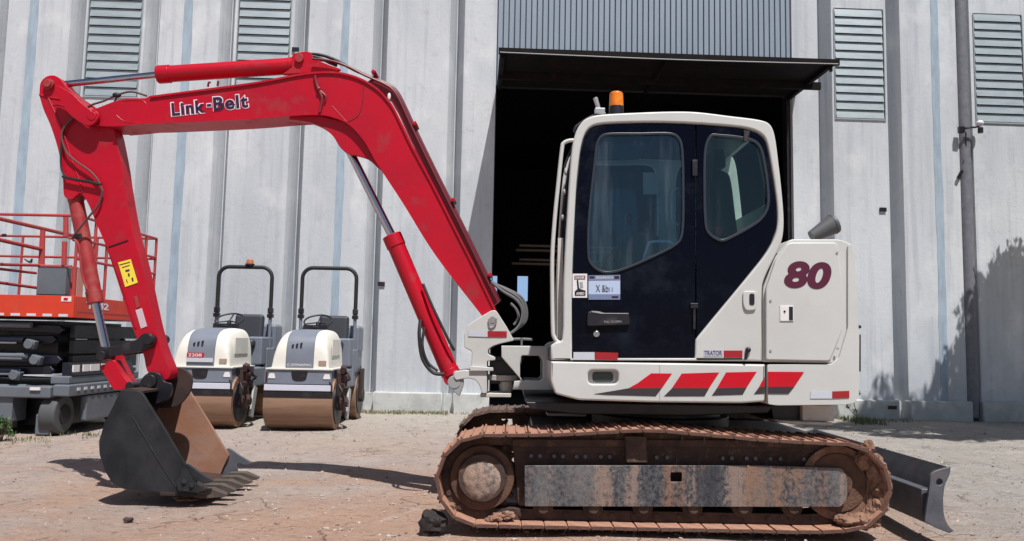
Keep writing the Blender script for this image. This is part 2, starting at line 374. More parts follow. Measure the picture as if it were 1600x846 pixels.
# ---------------------------------------------------------------- ground
def ground_material():
    m = bpy.data.materials.new('packed_red_earth'); m.use_nodes = True; nt = m.node_tree; N = nt.nodes; Lk = nt.links
    b = N['Principled BSDF']; b.inputs['Roughness'].default_value = .95; b.inputs['Specular IOR Level'].default_value = .15
    tc = N.new('ShaderNodeTexCoord')
    def noise(scv, sc, det=6, ro=.6, dist=0):
        mp = N.new('ShaderNodeMapping'); mp.inputs['Scale'].default_value = scv; Lk.new(tc.outputs['Object'], mp.inputs[0])
        n = N.new('ShaderNodeTexNoise'); n.inputs['Scale'].default_value = sc; n.inputs['Detail'].default_value = det; n.inputs['Roughness'].default_value = ro; n.inputs['Distortion'].default_value = dist
        Lk.new(mp.outputs[0], n.inputs['Vector']); return n.outputs[0]
    def rng(s, a, b_, c=0, d=1, smooth=True):
        r = N.new('ShaderNodeMapRange'); r.interpolation_type = 'SMOOTHSTEP' if smooth else 'LINEAR'
        r.inputs[1].default_value = a; r.inputs[2].default_value = b_; r.inputs[3].default_value = c; r.inputs[4].default_value = d; Lk.new(s, r.inputs[0]); return r.outputs[0]
    def mth(op, a, b_):
        n = N.new('ShaderNodeMath'); n.operation = op; n.use_clamp = False
        for i, v in enumerate((a, b_)):
            if isinstance(v, (int, float)): n.inputs[i].default_value = v
            else: Lk.new(v, n.inputs[i])
        return n.outputs[0]
    def mix(f, A, B):
        mx = N.new('ShaderNodeMix'); mx.data_type = 'RGBA'
        if isinstance(f, float): mx.inputs[0].default_value = f
        else: Lk.new(f, mx.inputs[0])
        for s, v in ((6, A), (7, B)):
            if isinstance(v, tuple): mx.inputs[s].default_value = (*v, 1)
            else: Lk.new(v, mx.inputs[s])
        return mx.outputs[2]
    sep = N.new('ShaderNodeSeparateXYZ'); Lk.new(tc.outputs['Object'], sep.inputs[0]); X, Y = sep.outputs[0], sep.outputs[1]
    big = noise((1, 1, 1), .55, 6, .6, .3); med = noise((1, 1, 1), 2.3, 8, .65, .2); fine = noise((1, 1, 1), 22, 8, .7); grit = noise((1, 1, 1), 90, 4, .7)
    c = mix(rng(med, .35, .68), (.46, .375, .335), (.55, .475, .43))          # dusty earth
    redf = rng(mth('ADD', big, mth('MULTIPLY', med, .45)), .64, .88)
    c = mix(redf, c, (.53, .36, .275))                                      # redder soil patches
    spill = rng(mth('ADD', mth('ABSOLUTE', mth('SUBTRACT', X, -.6), 0), mth('ADD', mth('MULTIPLY', mth('ABSOLUTE', mth('SUBTRACT', Y, 5.3), 0), 1.1), mth('MULTIPLY', med, 2.6))), 2.1, 3.9, .85, 0)
    c = mix(spill, c, (.56, .36, .265))                                     # red mud carried out by the tracks
    greyf = rng(mth('ADD', mth('MULTIPLY', Y, .06), mth('MULTIPLY', big, .9)), .92, 1.25)
    c = mix(greyf, c, (.51, .465, .415))                                      # paler towards the building
    conc = rng(mth('ADD', X, mth('MULTIPLY', mth('SUBTRACT', big, .5), 2.5)), 2.7, 3.9)
    c = mix(conc, c, mix(rng(med, .35, .7), (.41, .38, .345), (.49, .455, .42)))                      # bare concrete on the right
    c = mix(rng(fine, .54, .70, 0, .7), c, (.20, .145, .12))
    c = mix(rng(noise((1, 2.2, 1), 6.5, 10, .75, .4), .54, .64, 0, .7), c, (.28, .20, .165))
    c = mix(rng(noise((1, 1.6, 1), 3.2, 9, .7, .5), .56, .66, 0, .5), c, (.60, .54, .49))
    c = mix(rng(grit, .58, .70, 0, .5), c, (.16, .115, .095))
    c = mix(rng(fine, .26, .40, .45, 0), c, (.52, .44, .38))
    # cracks
    vo = N.new('ShaderNodeTexVoronoi'); vo.feature = 'DISTANCE_TO_EDGE'; vo.inputs['Scale'].default_value = 2.1
    ad = N.new('ShaderNodeVectorMath'); ad.operation = 'ADD'; sc_ = N.new('ShaderNodeVectorMath'); sc_.operation = 'SCALE'; sc_.inputs['Scale'].default_value = .55
    n3 = N.new('ShaderNodeTexNoise'); n3.inputs['Scale'].default_value = 2.2; n3.inputs['Detail'].default_value = 6; Lk.new(tc.outputs['Object'], n3.inputs['Vector'])
    Lk.new(n3.outputs['Color'], sc_.inputs[0]); Lk.new(tc.outputs['Object'], ad.inputs[0]); Lk.new(sc_.outputs[0], ad.inputs[1]); Lk.new(ad.outputs[0], vo.inputs['Vector'])
    crk = rng(vo.outputs['Distance'], .004, .022, 1, 0); crk = mth('MULTIPLY', crk, rng(noise((1, 1, 1), 1.1, 3), .50, .60))
    c = mix(mth('MULTIPLY', crk, .45), c, (.16, .11, .085))
    Lk.new(c, b.inputs['Base Color'])
    h = mth('ADD', mth('MULTIPLY', med, 1.6), mth('ADD', mth('MULTIPLY', fine, .9), mth('MULTIPLY', grit, .35))); h = mth('SUBTRACT', h, mth('MULTIPLY', crk, .5))
    bn = N.new('ShaderNodeBump'); bn.inputs['Strength'].default_value = 1; bn.inputs['Distance'].default_value = .055
    Lk.new(h, bn.inputs['Height']); Lk.new(bn.outputs[0], b.inputs['Normal'])
    return m
GROUND = ground_material()
from mathutils import noise as mnoise
def gz(x, y):
    v = Vector((x*.9, y*.9, 0))
    return .022*(mnoise.fractal(v, 1.0, 2.1, 4))
bm = nb()
def lin(a, b, n): return [a+(b-a)*i/n for i in range(n+1)]
xs = [-400, -120, -40, -15] + lin(-9, 9, 180) + [15, 40, 120, 400]
ys = [-400, -100, -20, -2] + lin(2, 13.4, 150) + [18, 60, 400]
vv = {}
for j, y in enumerate(ys):
    for i, x in enumerate(xs):
        inside = 4 <= i < len(xs)-4 and 4 <= j < len(ys)-3
        vv[i, j] = bm.verts.new((x, y, (gz(x, y)-.012) if inside else -.012))
for j in range(len(ys)-1):
    for i in range(len(xs)-1):
        bm.faces.new((vv[i, j], vv[i+1, j], vv[i+1, j+1], vv[i, j+1]))
struct('ground', bm, GROUND, ang=80)

# ---------------------------------------------------------------- warehouse
WA = math.atan(.043); WO = Vector((0, 13.9, 0))
WX = Vector((math.cos(WA), math.sin(WA), 0)); WN = Vector((-math.sin(WA), math.cos(WA), 0))   # wall's own axes
def PW(px, py, d=0.0):
    """photo pixel -> (u,z) on the wall plane moved d metres towards the camera"""
    q = WO-WN*d; r = ray(px, py); t = (q-cam_loc).dot(WN)/r.dot(WN); p = cam_loc+r*t
    return (p-q).dot(WX), p.z
house = thing('warehouse', 'pale concrete warehouse with ribbed wall panels, louvres and a dark open doorway', 'warehouse', WO)
def wobj(name, bm, m, bevel=0, parent=None, label=None, seg=1):
    """geometry given in wall coordinates (u, depth into building, z)"""
    M = Matrix((( WX.x, WN.x, 0, WO.x), (WX.y, WN.y, 0, WO.y), (0, 0, 1, 0), (0, 0, 0, 1)))
    bmesh.ops.transform(bm, matrix=M, verts=bm.verts)
    return obj(name, bm, m, parent or house, bevel=bevel, seg=seg, label=label)
def hprism(bm, pts, z0, z1):
    a = [bm.verts.new((p[0], p[1], z0)) for p in pts]; b = [bm.verts.new((p[0], p[1], z1)) for p in pts]; n = len(pts)
    fs = [bm.faces.new(a[::-1]), bm.faces.new(b)]
    for i in range(n): fs.append(bm.faces.new((a[i], a[(i+1) % n], b[(i+1) % n], b[i])))
    bmesh.ops.recalc_face_normals(bm, faces=fs)
ZT = 8.2
dl = PW(771, 300)[0]; dr = PW(1240, 300)[0]
bl_ = [PW(x, 300)[0] for x in (103, 222, 341, 460, 586, 708)]
br_ = [PW(x, 300)[0] for x in (1292, 1401, 1512)]
step = (bl_[-1]-bl_[0])/5
left = [bl_[0]-2*step, bl_[0]-step]+bl_
rightb = br_+[br_[-1]+step, br_[-1]+2*step]
panels = [(left[i], left[i+1]) for i in range(len(left)-1)] + [(left[-1], None)] + [(None, rightb[0])] + [(rightb[i], rightb[i+1]) for i in range(len(rightb)-1)]
D = .24
louv_w = .93
for a, b in panels:
    bm = nb()
    if b is None: pts = [(a+.13, 0), (dl, 0), (dl, D+.06), (a+.02, D+.06), (a+.02, D)]
    elif a is None: pts = [(dr, 0), (b-.13, 0), (b-.02, D), (b-.02, D+.06), (dr, D+.06)]
    else: pts = [(a+.13, 0), (b-.13, 0), (b-.02, D), (b-.02, D+.06), (a+.02, D+.06), (a+.02, D)]
    # vents cut the panel: keep the panel whole and set the vent box into it
    lv = None
    if a is not None and b is not None:
        c = (a+b)/2
        pxc = None
        for lx, ly in ((170, 152), (415, 138), (1350, 187), (1572, 193)):
            if abs(PW(lx, ly)[0]-c) < .5: lv = (c, PW(lx, ly)[1])
    if lv:
        c, zb = lv; zt = zb+1.62 if c > 0 else ZT-.6
        if c > 0: zt = PW(1350, 14)[1]
        w2 = .46
        # three pieces round the vent opening, as one mesh
        hprism(bm, pts, .0, zb)
        hprism(bm, pts, zt, ZT)
        hprism(bm, [(a+.13, 0), (c-w2, 0), (c-w2, D+.06), (a+.02, D+.06), (a+.02, D)], zb, zt)
        hprism(bm, [(c+w2, 0), (b-.13, 0), (b-.02, D), (b-.02, D+.06), (c+w2, D+.06)], zb, zt)
        bmesh.ops.remove_doubles(bm, verts=bm.verts, dist=1e-5)
    else:
        hprism(bm, pts, .0, ZT)
    pn = wobj('wall_panel', bm, WALL)
    if lv:
        bm = nb(); z = zb+.02; sp = .158
        while z < zt-.12:
            # a tilted slat
            s = [(-.005, z), (-.03, z-.0), (.14, z+.115), (.16, z+.115)]
            p4 = [(c-w2+.02, -.016, z), (c+w2-.02, -.016, z), (c+w2-.02, .012, z+.150), (c-w2+.02, .012, z+.150)]
            vs_ = [bm.verts.new(p) for p in p4]+[bm.verts.new((p[0], p[1]+.012, p[2])) for p in p4]
            for f in ((0, 1, 2, 3), (7, 6, 5, 4), (0, 4, 5, 1), (1, 5, 6, 2), (2, 6, 7, 3), (3, 7, 4, 0)): bm.faces.new([vs_[i] for i in f])
            z += sp
        bmesh.ops.recalc_face_normals(bm, faces=bm.faces)
        lo = wobj('louvre_vent', bm, LOUV)
        bm = nb()
        box2(bm, (c-w2-.012, -.02, zb-.015), (c+w2+.012, .02, zb+.010)); box2(bm, (c-w2-.010, -.018, zb+.012), (c-w2+.006, .02, zt-.02)); box2(bm, (c+w2-.006, -.018, zb+.012), (c+w2+.010, .02, zt-.02))
        wobj('frame', bm, LOUV, parent=lo)
        bm = nb(); box2(bm, (c-w2+.002, .12, zb+.002), (c+w2-.002, .16, zt-.002)); wobj('vent_box', bm, DARKC, parent=lo)
# sealed joints (blue grey bands) down the middle of every second panel
def sealer(pts, wd):
    bm = nb(); n = 40; prev = None
    (xa, ya), (xb, yb) = pts
    ua = PW(xa, ya)[0]; ub = PW(xb, yb)[0]; uc = (ua+ub)/2
    for i in range(n+1):
        z = .33+(ZT-.33)*i/n
        wob = .006*math.sin(z*1.3+uc*3)+.003*math.sin(z*6.1+uc); w_ = wd*(1+.07*math.sin(z*2.7+uc*7)+.04*math.sin(z*11+uc))
        a = bm.verts.new((uc+wob-w_/2, -.006, z)); b = bm.verts.new((uc+wob+w_/2, -.006, z)); 
        if prev: bm.faces.new((prev[0], prev[1], b, a))
        prev = (a, b)
    r = bmesh.ops.extrude_face_region(bm, geom=list(bm.faces))
    for g in r['geom']:
        if isinstance(g, bmesh.types.BMVert): g.co.y += .010
    bmesh.ops.recalc_face_normals(bm, faces=bm.faces)
    wobj('joint_sealer', bm, BLUES)
sealer(((48, 100), (27, 340)), .15); sealer(((289, 60), (270, 520)), .15); sealer(((539, 60), (527, 400)), .13); sealer(((1459, 60), (1474, 500)), .14)
# plinth blocks under the panels
for a, b in panels:
    A = dl if b is None and False else (a if a is not None else dr); B = b if b is not None else dl
    bm = nb()
    box2(bm, (A+(.09 if a is not None else 0), -.11, -.05), (B-(.09 if b is not None else 0), .10, .33)); wobj('plinth', bm, PLINTH, bevel=.02)
bm = nb(); box2(bm, (left[0], .14, -.05), (dl, .28, .30)); wobj('plinth', bm, PLINTH)
bm = nb(); box2(bm, (dr, .14, -.05), (rightb[-1], .28, .30)); wobj('plinth', bm, PLINTH)
# back side of the grooves
bm = nb(); box2(bm, (left[0]-6, D+.065, -.05), (dl, D+.2, ZT)); box2(bm, (dr, D+.065, -.05), (rightb[-1]+6, D+.2, ZT)); wobj('wall_core', bm, WALL)
# sheet metal above the doorway
zc = PW(1240, 150)[1]
zo = (PW(785, 128)[1]+zc)/2
bm = nb(); n = int((dr-dl)/.0995); pr = []
for i in range(n):
    u = dl+(dr-dl)*i/n; st = (dr-dl)/n
    pr += [(u, .05), (u+st*.10, .095), (u+st*.16, .095), (u+st*.26, .05)]
pr.append((dr, .05))
va = [bm.verts.new((p[0], p[1], zo)) for p in pr]; vb = [bm.verts.new((p[0], p[1], ZT)) for p in pr]
for i in range(len(pr)-1): bm.faces.new((va[i], va[i+1], vb[i+1], vb[i]))
wobj('corrugated_cladding', bm, CORR)
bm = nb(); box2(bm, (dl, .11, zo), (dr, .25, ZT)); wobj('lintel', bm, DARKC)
# canopy
PJ = 1.65
ua, za = PW(781, 82, PJ); ub, zb_ = PW(1308, 97, PJ); zk = (za+zb_)/2
bm = nb(); hprism(bm, [(ua, -PJ), (ub, -PJ), (dr+.06, .05), (ua, .05)], zk-.012, zk+.016)
cn = wobj('canopy', bm, CANM)
bm = nb(); box2(bm, (ua-.02, -PJ-.03, zk-.045), (ub+.03, -PJ+.02, zk+.05)); wobj('canopy_fascia', bm, CANM, parent=cn)
bm = nb()
for k in range(3):
    u = ua+.05+(dr-ua-.1)*k/2; box2(bm, (u-.03, -PJ+.03, zk-.09), (u+.03, .04, zk-.014))
box2(bm, (ua, -.75, zk-.14), (dr+.2, -.69, zk-.014))
wobj('canopy_beam', bm, CANM, parent=cn)
bm = nb(); box2(bm, (ub-.10, -PJ+.03, zk-.13), (ub-.06, -PJ+.07, zk-.02)); wobj('canopy_bracket', bm, BLKP, parent=cn)
bm = nb(); tube(bm, [(ua, -PJ-.035, zk-.03), ((ua+ub)/2, -PJ-.035, zk-.05), (ub, -PJ-.035, zk-.03)], .008, 6); wobj('cable', bm, GREYP, parent=cn)
# steel frame strip of the door opening
bm = nb(); box2(bm, (dl+.002, .16, .0), (dl+.02, .3, zo-.01)); box2(bm, (dr-.07, .1, .0), (dr-.002, .3, zo-.01)); wobj('door_frame', bm, BLKP)
# interior shell
ID = 16.0
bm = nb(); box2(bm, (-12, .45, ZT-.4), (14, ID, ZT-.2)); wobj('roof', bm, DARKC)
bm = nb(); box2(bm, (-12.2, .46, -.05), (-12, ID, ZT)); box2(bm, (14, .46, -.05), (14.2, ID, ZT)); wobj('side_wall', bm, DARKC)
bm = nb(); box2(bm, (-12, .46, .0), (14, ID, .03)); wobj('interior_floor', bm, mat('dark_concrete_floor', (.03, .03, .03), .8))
wins = []
for (x0, y0, x1, y1) in ((808, 432, 825, 470), (769, 432, 777, 470)):
    a = PW(x0, y1, -ID); b = PW(x1, y0, -ID); wins.append((a[0], b[0], a[1], b[1]))
wins.sort(); bm = nb(); zlo = min(q[2] for q in wins); zhi = max(q[3] for q in wins)
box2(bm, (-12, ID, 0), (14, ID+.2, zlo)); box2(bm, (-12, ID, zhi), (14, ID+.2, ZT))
PANEG = bpy.data.materials.new('daylit_window_pane'); PANEG.use_nodes = True; _b = PANEG.node_tree.nodes['Principled BSDF']; _b.inputs['Base Color'].default_value = (.1, .15, .2, 1); _b.inputs['Emission Color'].default_value = (.30, .46, .72, 1); _b.inputs['Emission Strength'].default_value = .9  # pane emits by itself, standing in for daylight behind it
for q in wins:
    b2 = nb(); box2(b2, (q[0], ID+.05, q[2]), (q[1], ID+.08, q[3])); wobj('rear_window', b2, PANEG)
cur = -12
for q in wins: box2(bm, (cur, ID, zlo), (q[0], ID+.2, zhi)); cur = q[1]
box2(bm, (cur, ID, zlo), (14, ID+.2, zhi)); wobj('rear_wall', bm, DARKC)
RAFT = mat('lit_rafter_brown', (.10, .07, .055), .8)  # brown tone painted in for light catching on the rafters
for (y_, x0, x1) in ((383, 812, 862), (390, 806, 862), (405, 812, 862), (411, 800, 862)):
    a = PW(x0, y_, -2.4); b = PW(x1, y_, -2.4); bm = nb(); box2(bm, (a[0], 2.4, a[1]-.03), (b[0]+3.2, 2.5, a[1]+.012)); wobj('rafter_beam', bm, RAFT)
# pipe in the right groove, thickened to stand in for the groove's shade
u = br_[2]
bm = nb(); tube(bm, [Vector((u-.02, .045, .05)), Vector((u-.02, .045, ZT))], .115, 20, 1); wobj('downpipe', bm, PIPEM)
# small wall marks: sockets
for (x, y) in ((1379, 328), (596, 444), (462, 78)):
    a = PW(x, y); bm = nb(); box2(bm, (a[0]-.06, -.03, a[1]-.035), (a[0]+.06, .01, a[1]+.035)); wobj('wall_socket', bm, BLKP)
a = PW(1394, 637, .11); bm = nb(); box2(bm, (a[0]-.075, -.128, a[1]-.03), (a[0]+.075, -.10, a[1]+.03)); wobj('drain_slot', bm, BLKP)

# security camera + lamp strap on the downpipe
def wp(px, py, d): 
    u_, z_ = PW(px, py, d); return WO-WN*d+WX*u_+Vector((0, 0, z_))
c0 = wp(1515, 200, .06)
sc = thing('security_camera', 'small white dome camera clamped to the grey downpipe', 'security camera', c0)
bm = nb(); tube(bm, [wp(1503, 203, .1), wp(1512, 200, .16), wp(1524, 199, .16), wp(1532, 197, .12)], .018, 8); obj('bracket', bm, BLKP, sc)
bm = nb(); box(bm, wp(1502, 203, .12), (.10, .08, .12)); obj('junction_box', bm, BLKP, sc, bevel=.01)
bm = nb(); ball(bm, wp(1531, 193, .16), .065, (1, 1, .85)); obj('camera_housing', bm, LETW, sc)
bm = nb(); cyl(bm, wp(1532, 200, .2), wp(1532, 208, .2), .045, 16); obj('lens', bm, BLKP, sc)
bm = nb(); tube(bm, [wp(1509, 207, .10), wp(1509, 235, .05), wp(1505, 255, .04)], .012, 6)
box(bm, wp(1500, 273, .05), (.05, .03, .16), (0, .5, 0)); obj('hanging_cable', bm, BLKP, sc)

# ---------------------------------------------------------------- excavator
Y0 = 5.15                                     # near face of the near track
exc = thing('excavator', 'red and white crawler excavator with a black-framed cab and the number 80', 'excavator', (1.0, 6.28, 0))
TW = .50
EDGE = mat('shaded_mud_shoe_edge', (.13, .065, .047), .85, var=(.07, .038, .03), vscale=16, vamt=.8, bump=.6, bscale=60)  # muddy side faces of the shoes, with shade put into the colour
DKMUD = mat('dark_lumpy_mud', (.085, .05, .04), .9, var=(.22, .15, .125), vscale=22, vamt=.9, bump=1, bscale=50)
def track_path(dy):
    """closed belt outline (outer face of shoe plates) in world xz, from photo pixels on the near face"""
    c1 = XZ(752, 752, Y0); c2 = XZ(1326, 762, Y0); r = 70/F_PX*Y0; r2 = 66/F_PX*Y0
    pts = []
    for k in range(0, 19):
        a = R(90+k*10); pts.append((c1[0]+r*math.cos(a), c1[1]+r*math.sin(a)))   # left half, top -> bottom
    zb = .045
    pts = [p if p[1] > zb else (p[0], zb) for p in pts]
    for k in range(1, 12):
        t = k/12; pts.append((c1[0]+(c2[0]-c1[0])*t, zb))
    for k in range(0, 19):
        a = R(-90+k*10); x, z = c2[0]+r2*math.cos(a), c2[1]+r2*math.sin(a); pts.append((x, max(z, zb)))
    tops = [(1270, 689), (1210, 686), (1150, 681), (1090, 675), (1040, 671), (997, 669.5), (940, 673), (880, 676.5), (820, 677)]
    pts += [XZ(a, b+2, Y0) for a, b in tops]
    return pts
path = track_path(0)
def resample(pts, n):
    P_ = pts+[pts[0]]; L = [0]
    for i in range(len(pts)): L.append(L[-1]+math.dist(P_[i], P_[i+1]))
    out = []
    for k in range(n):
        s = L[-1]*k/n
        for i in range(len(pts)):
            if L[i+1] >= s: break
        t = (s-L[i])/max(1e-9, L[i+1]-L[i]); out.append((P_[i][0]*(1-t)+P_[i+1][0]*t, P_[i][1]*(1-t)+P_[i+1][1]*t))
    return out, L[-1]
NS = 44
nodes, TL = resample(path, NS)
pitch = TL/NS
bm = nb()                                      # one shoe: plate + three grousers, local x along belt, z outward
hw = pitch/2+.004
prof = [(-hw, 0), (-hw, -.016), (hw-.012, -.016), (hw, -.006), (hw, .004), (hw-.004, .024), (hw-.016, .024), (hw-.02, .002),
        (.012, .002), (.006, .022), (-.006, .022), (-.012, .002), (-hw+.02, .002), (-hw+.016, .024), (-hw+.004, .024)]
hw = pitch/2-.002
prism(bm, [(-hw, 0), (-hw, -.016), (hw-.012, -.016), (hw, -.008), (hw, .004), (-hw+.01, .006)], 0, TW)
for gx, gh in ((hw-.009, .017), (0, .015), (-hw+.009, .016)):
    prism(bm, [(gx-.008, .001), (gx+.008, .001), (gx+.005, gh), (gx-.005, gh)], .012, TW-.012)
bm.normal_update()
for f in bm.faces:
    if abs(f.normal.y) > .8: f.material_index = 1
shoe_me = bpy.data.meshes.new('track_shoe'); bm.to_mesh(shoe_me); bm.free(); shoe_me.materials.append(SHOE); shoe_me.materials.append(EDGE); finish_mesh(shoe_me, 30)
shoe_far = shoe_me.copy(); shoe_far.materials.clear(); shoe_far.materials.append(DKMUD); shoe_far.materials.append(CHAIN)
def make_track(y_near, near):
    inner, _ = resample(path, 88)
    # chain band: inset of the path
    o1 = inset(inner, .02); o2 = inset(inner, .085)
    bm = nb()
    for (ya, yb) in ((y_near+TW/2-.10, y_near+TW/2-.04), (y_near+TW/2+.04, y_near+TW/2+.10)):
        A = [bm.verts.new((p[0], ya, p[1])) for p in o1]; B = [bm.verts.new((p[0], ya, p[1])) for p in o2]
        A2 = [bm.verts.new((p[0], yb, p[1])) for p in o1]; B2 = [bm.verts.new((p[0], yb, p[1])) for p in o2]
        n = len(A)
        for i in range(n):
            j = (i+1) % n
            bm.faces.new((A[i], A[j], B[j], B[i])); bm.faces.new((A2[i], B2[i], B2[j], A2[j])); bm.faces.new((B[i], B[j], B2[j], B2[i])); bm.faces.new((A[i], A2[i], A2[j], A[j]))
    bmesh.ops.recalc_face_normals(bm, faces=bm.faces)
    for i in range(0, 88, 2):
        p = ((o1[i][0]+o2[i][0])/2, (o1[i][1]+o2[i][1])/2)
        cyl(bm, (p[0], y_near+TW/2-.108, p[1]), (p[0], y_near+TW/2+.108, p[1]), .018, 10)
    tr = obj('crawler_track', bm, CHAIN, exc)
    rs = random.Random(3 if near else 5)
    for k in range(NS):
        a = Vector(nodes[k]); b = Vector(nodes[(k+1) % NS]); c = (a+b)/2; t = (b-a).normalized(); nrm = Vector((t.y, -t.x))
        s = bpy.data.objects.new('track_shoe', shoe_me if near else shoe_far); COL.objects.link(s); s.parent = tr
        th = math.atan2(t.y, t.x)
        # path runs counter-clockwise (left side top->bottom, then rightwards): outward normal is right-hand side
        M = Matrix.Translation((c.x, y_near+rs.uniform(-.004, .004), c.y)) @ Matrix(((t.x, 0, nrm.x, 0), (0, 1, 0, 0), (t.y, 0, nrm.y, 0), (0, 0, 0, 1)))
        M = M @ Matrix.Rotation(R(rs.uniform(-1.2, 1.2)), 4, 'Y') 
        s.matrix_local = M
    return tr
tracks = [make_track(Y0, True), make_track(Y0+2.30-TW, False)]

MUD2 = mat('brown_packed_mud', (.135, .075, .054), .9, var=(.07, .042, .034), vscale=9, vamt=.8, bump=.8, bscale=45, spec=.2)
def undercarriage(y_near, sgn, near):
    """sgn=+1: outer face at y_near looking to the camera; -1: mirrored on the far side"""
    def Yd(d): return y_near+d if sgn > 0 else y_near+TW-d
    def pr(bm, px, d0, d1, sm=None):
        pts = fillet(px, sm) if sm else px
        prism(bm, [XZ(p[0], p[1], Y0) for p in pts], Yd(d0), Yd(d1))
    def disc(bm, px, py, rp, d0, d1, seg=40, r2=None):
        x, z = XZ(px, py, Y0); cyl(bm, (x, Yd(d0), z), (x, Yd(d1), z), rp/F_PX*Y0, seg, None if r2 is None else r2/F_PX*Y0)
    bm = nb(); pr(bm, [(800, 692), (1300, 694), (1318, 700), (1318, 800), (810, 800)], .17, .36, 6); pr(bm, [(800, 690), (1290, 692), (1290, 704), (800, 702)], .13, .20)
    fr = obj('track_frame', bm, FRAME, exc, bevel=.008)
    bm = nb()
    for k, x in enumerate((831, 845, 868, 882, 904, 918, 943, 957, 1033, 1050, 1139, 1154, 1178, 1192, 1216, 1232, 1270, 1293)):
        disc(bm, x, 718+(x-830)*.012, 3.2, .150, .172, 8)
    many('bolt', bm, GRYST, fr)
    bm = nb(); pr(bm, [(980, 684), (1014, 685), (1016, 727), (982, 727)], .09, .20, 3); cr = obj('carrier_roller', bm, FRAME, fr, bevel=.012)
    # side guard with a square hole
    gl = [(820, 731, 2), (1190, 731, 2), (1325, 735, 8), (1333, 750, 6), (1333, 785, 6), (1322, 797, 4), (820, 796, 3)]
    hole = [(1052, 742), (1070, 742), (1070, 757), (1052, 757)]
    yy = .085
    loops = [[XZ(p[0], p[1], Y0) for p in fillet(gl, 2)], [XZ(p[0], p[1], Y0) for p in fillet(hole, 2)]]
    plate('side_guard', loops, Yd(yy) if sgn > 0 else Yd(yy)-.02, .02, GUARD, fr, bev=.003, world=True)
    bm = nb(); pr(bm, [(820, 733), (1320, 737), (1320, 742), (820, 738)], .105, .18)
    pr(bm, [(822, 789), (1320, 790), (1320, 794), (822, 793)], .105, .18); obj('guard_flange', bm, FRAME, fr)
    # lower rollers
    for x in (850, 930, 1010, 1090, 1170, 1250):
        bm = nb(); disc(bm, x, 800, 16, .13, .37, 24); disc(bm, x, 800, 9, .10, .14, 16); obj('track_roller', bm, CHAIN, fr, bevel=.006)
    # sprocket
    bm = nb(); x, z = XZ(752, 752, Y0); rr = 60/F_PX*Y0; T = 21; out = []
    for k in range(T):
        for (q, ra) in ((-.32, .87), (-.16, 1.0), (.16, 1.0), (.32, .87)):
            a = 2*math.pi*(k+q)/T; out.append((x+rr*ra*math.cos(a), z+rr*ra*math.sin(a)))
    prism(bm, out, Yd(.22), Yd(.28)); cyl(bm, (x, Yd(.125), z), (x, Yd(.22), z), 50/F_PX*Y0 if sgn > 0 else .20, 40, .22 if sgn > 0 else .20)
    sp = obj('sprocket', bm, MUD2, exc, bevel=.006)
    bm = nb(); disc(bm, 752, 751, 37, .09, .15, 40); disc(bm, 752, 751, 40, .12, .16, 40); obj('hub_flange', bm, FRAME, sp, bevel=.006)
    bm = nb(); xh, zh = XZ(752, 752, Y0); ball(bm, (xh, Yd(.10), zh-.01), 31/F_PX*Y0, (1, .28, 1), 4, .03); obj('hub_cover', bm, HUBM, sp)
    # idler
    bm = nb(); disc(bm, 1322, 760, 56, .15, .34, 48); disc(bm, 1322, 760, 46, .12, .16, 48); disc(bm, 1322, 760, 20, .09, .13, 24)
    idl = obj('idler', bm, MUD2, exc, bevel=.008)
    bm = nb(); disc(bm, 1322, 760, 58, .13, .16, 48, 52); obj('idler_rim', bm, MUD, idl, bevel=.006)

